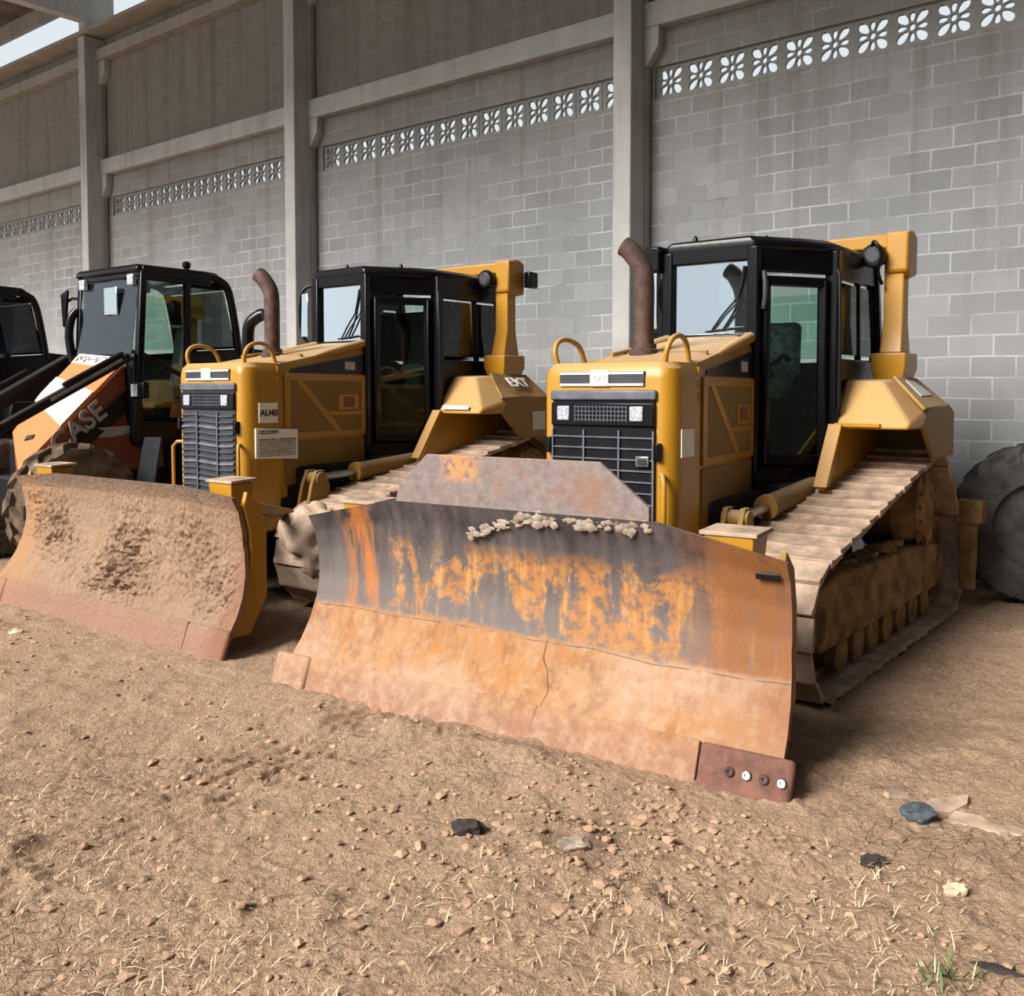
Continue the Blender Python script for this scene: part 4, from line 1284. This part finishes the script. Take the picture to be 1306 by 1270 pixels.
    if letters:
        stp = MB()
        for k0, k1 in ((.30, .40), (.40, .499), (.501, .60)):
            stp.slab([onhood(k0, -.5), onhood(k0 + .06, .5), onhood(k1 + .06, .5), onhood(k1, -.5)] if k1 < .45 else [onhood(k0, -.5), onhood(min(k0 + .06, .499) if k0 < .5 else k0, .5), onhood(min(k1 + .06, .499) if k0 < .5 else k1 + .06, .5), onhood(k1, -.5)], .008)
        stp.build('hood_stripe', 'off_white', ho)
        MB().slab([onhood(.01, -.48), onhood(.01, .48), onhood(.12, .48), onhood(.12, -.48)], .008).build('hood_decal', 'off_white', ho)
        dm = MB(); rnd = random.Random(8)
        kk = -.44; pts = []
        while kk < .46:
            pts.append(onhood(.02 + .09 * rnd.random(), kk, .013)); kk += .035
        dm.tube(pts, .005, 4)
        dm.build('decal_print', 'ink', ho)
        MB().slab([onhood(.86, .0), onhood(.90, .02), onhood(.84, .16), onhood(.81, .14)], .01).build('hood_slot', 'ink', ho)
        # dark band carrying the lettering
        bd = MB(); bd.slab([(.02, .50, 1.98), (1.05, .50, 1.14), (.98, .50, .98), (.78, .50, 1.14), (.02, .50, 1.72)], .02)
        bdo = bd.build('name_band', 'black_dusty', root)
        d = Vector((-.84, 0, .62)).normalized()
        text('CASE', 'letters', 'text_grey', bdo, .30, (.93, .515, 1.19), d, (.45, 0, .9), .003)
        MB().slab([(.55, .50, 1.46), (-.30, .56, 1.50), (-.30, .56, 1.47), (.30, .50, 1.36), (.62, .50, 1.36)], .012).build('side_stripe', 'text_grey', root)
        MB().slab([(.60, .47, 1.40), (-.25, .55, 1.50), (-.28, .55, 1.0), (.42, .47, .98)], .02).build('side_panel', 'red_brown', root)
    # head lamp pod
    lp = MB(); lp.box(.06, .14, .60, .84, 1.78, 1.96); lo = lp.build('lamp_pod', 'black_paint', root, bevel=.015)
    MB().box(.14, .155, .62, .74, 1.80, 1.94).build('lamp_lens', 'lamp_glass', lo, bevel=.006)
    # loader arms
    for s in (1, -1):
        a = MB()
        if s > 0:
            a.bar((.16, .60, 2.24), (1.62, .66, 1.48), .09, .10)
            a.bar((1.58, .66, 1.52), (2.1, .66, .95), .10, .14)
            a.bar((.24, .62, 2.28), (.95, .66, 1.92), .05, .05)
        else:
            a.bar((.05, -.82, 2.22), (1.30, -.86, 1.50), .16, .17)
            a.bar((1.25, -.86, 1.55), (1.7, -.86, .8), .12, .16)
            a.bar((.5, -.92, 2.10), (1.2, -.95, 1.72), .05, .06)
        ao = a.build('loader_arm', 'black_dusty', root, bevel=.02)
        if s > 0:
            MB().tube([(.28, .665, 2.20), (1.10, .715, 1.77)], .018, 8).build('arm_cylinder_rod', 'chrome', ao, smooth=60)
            MB().tube([(.14, .50, 2.24), (.20, .56, 2.20), (.24, .64, 2.14)], .018, 8).build('hose', 'off_white', ao, smooth=60)
    # chassis and wheels
    ch = MB(); ch.box(-1.9, 1.0, -.42, .42, .45, 1.3); ch.box(.7, 1.2, -.40, .40, .5, .95)
    ch.build('chassis', 'black_dusty', root, bevel=.03)
    MB().slab([(.02, .66, 1.35), (.15, .66, .75), (.02, .82, .75), (-.10, .82, 1.35)], .05).build('step_plate', 'charcoal', root, bevel=.01)
    for s in (1, -1):
        for (x, r, w, tag_) in ((.92, .67, .42, 0), (-1.35, .80, .48, 1)):
            if letters or s > 0:
                wm = tyre_mesh(MB(), (x, s * .78, r - .01), (0, s, 0), r, w, 14, .5, .07)
                wo = wm.build('wheel', 'rubber_muddy' if letters else 'rubber', root, smooth=35)
                MB().lathe((x, s * .80, r - .01), (0, s, 0), [(.10, -.05), (r * .5, -.12), (r * .52, .14), (r * .46, .14), (r * .40, .04), (.16, .02), (.12, .10), (.08, .10)], 32).build('wheel_rim', 'off_white' if letters else 'rim_grey', wo, smooth=40)
        MB().prism([(-.55, 1.35), (-.62, 1.72), (-2.0, 1.76), (-2.15, 1.45), (-2.0, 1.66), (-.75, 1.62)], 'y', min(s * .55, s * 1.02), max(s * .55, s * 1.02)).build('rear_fender', body if letters else 'black_dusty', root, bevel=.02)
    # rear digging boom folded upright
    bo = MB(); bo.bar((-2.0, 0, .9), (-2.35, 0, 2.1), .26, .3); bo.bar((-2.3, 0, 2.05), (-1.95, 0, 1.0), .18, .2)
    bo.build('digging_boom', 'black_dusty', root, bevel=.02)
    return root

ld1 = make_loader('orange and black backhoe loader with white hood stripe left of the far bulldozer', (-4.6, 11.3, 0), -127, 'orange', 'red_brown', True)
ld2 = make_loader('black backhoe loader cut off by the left edge', (-7.75, 13.0, 0), -127, 'black_dusty', 'black_dusty', False)
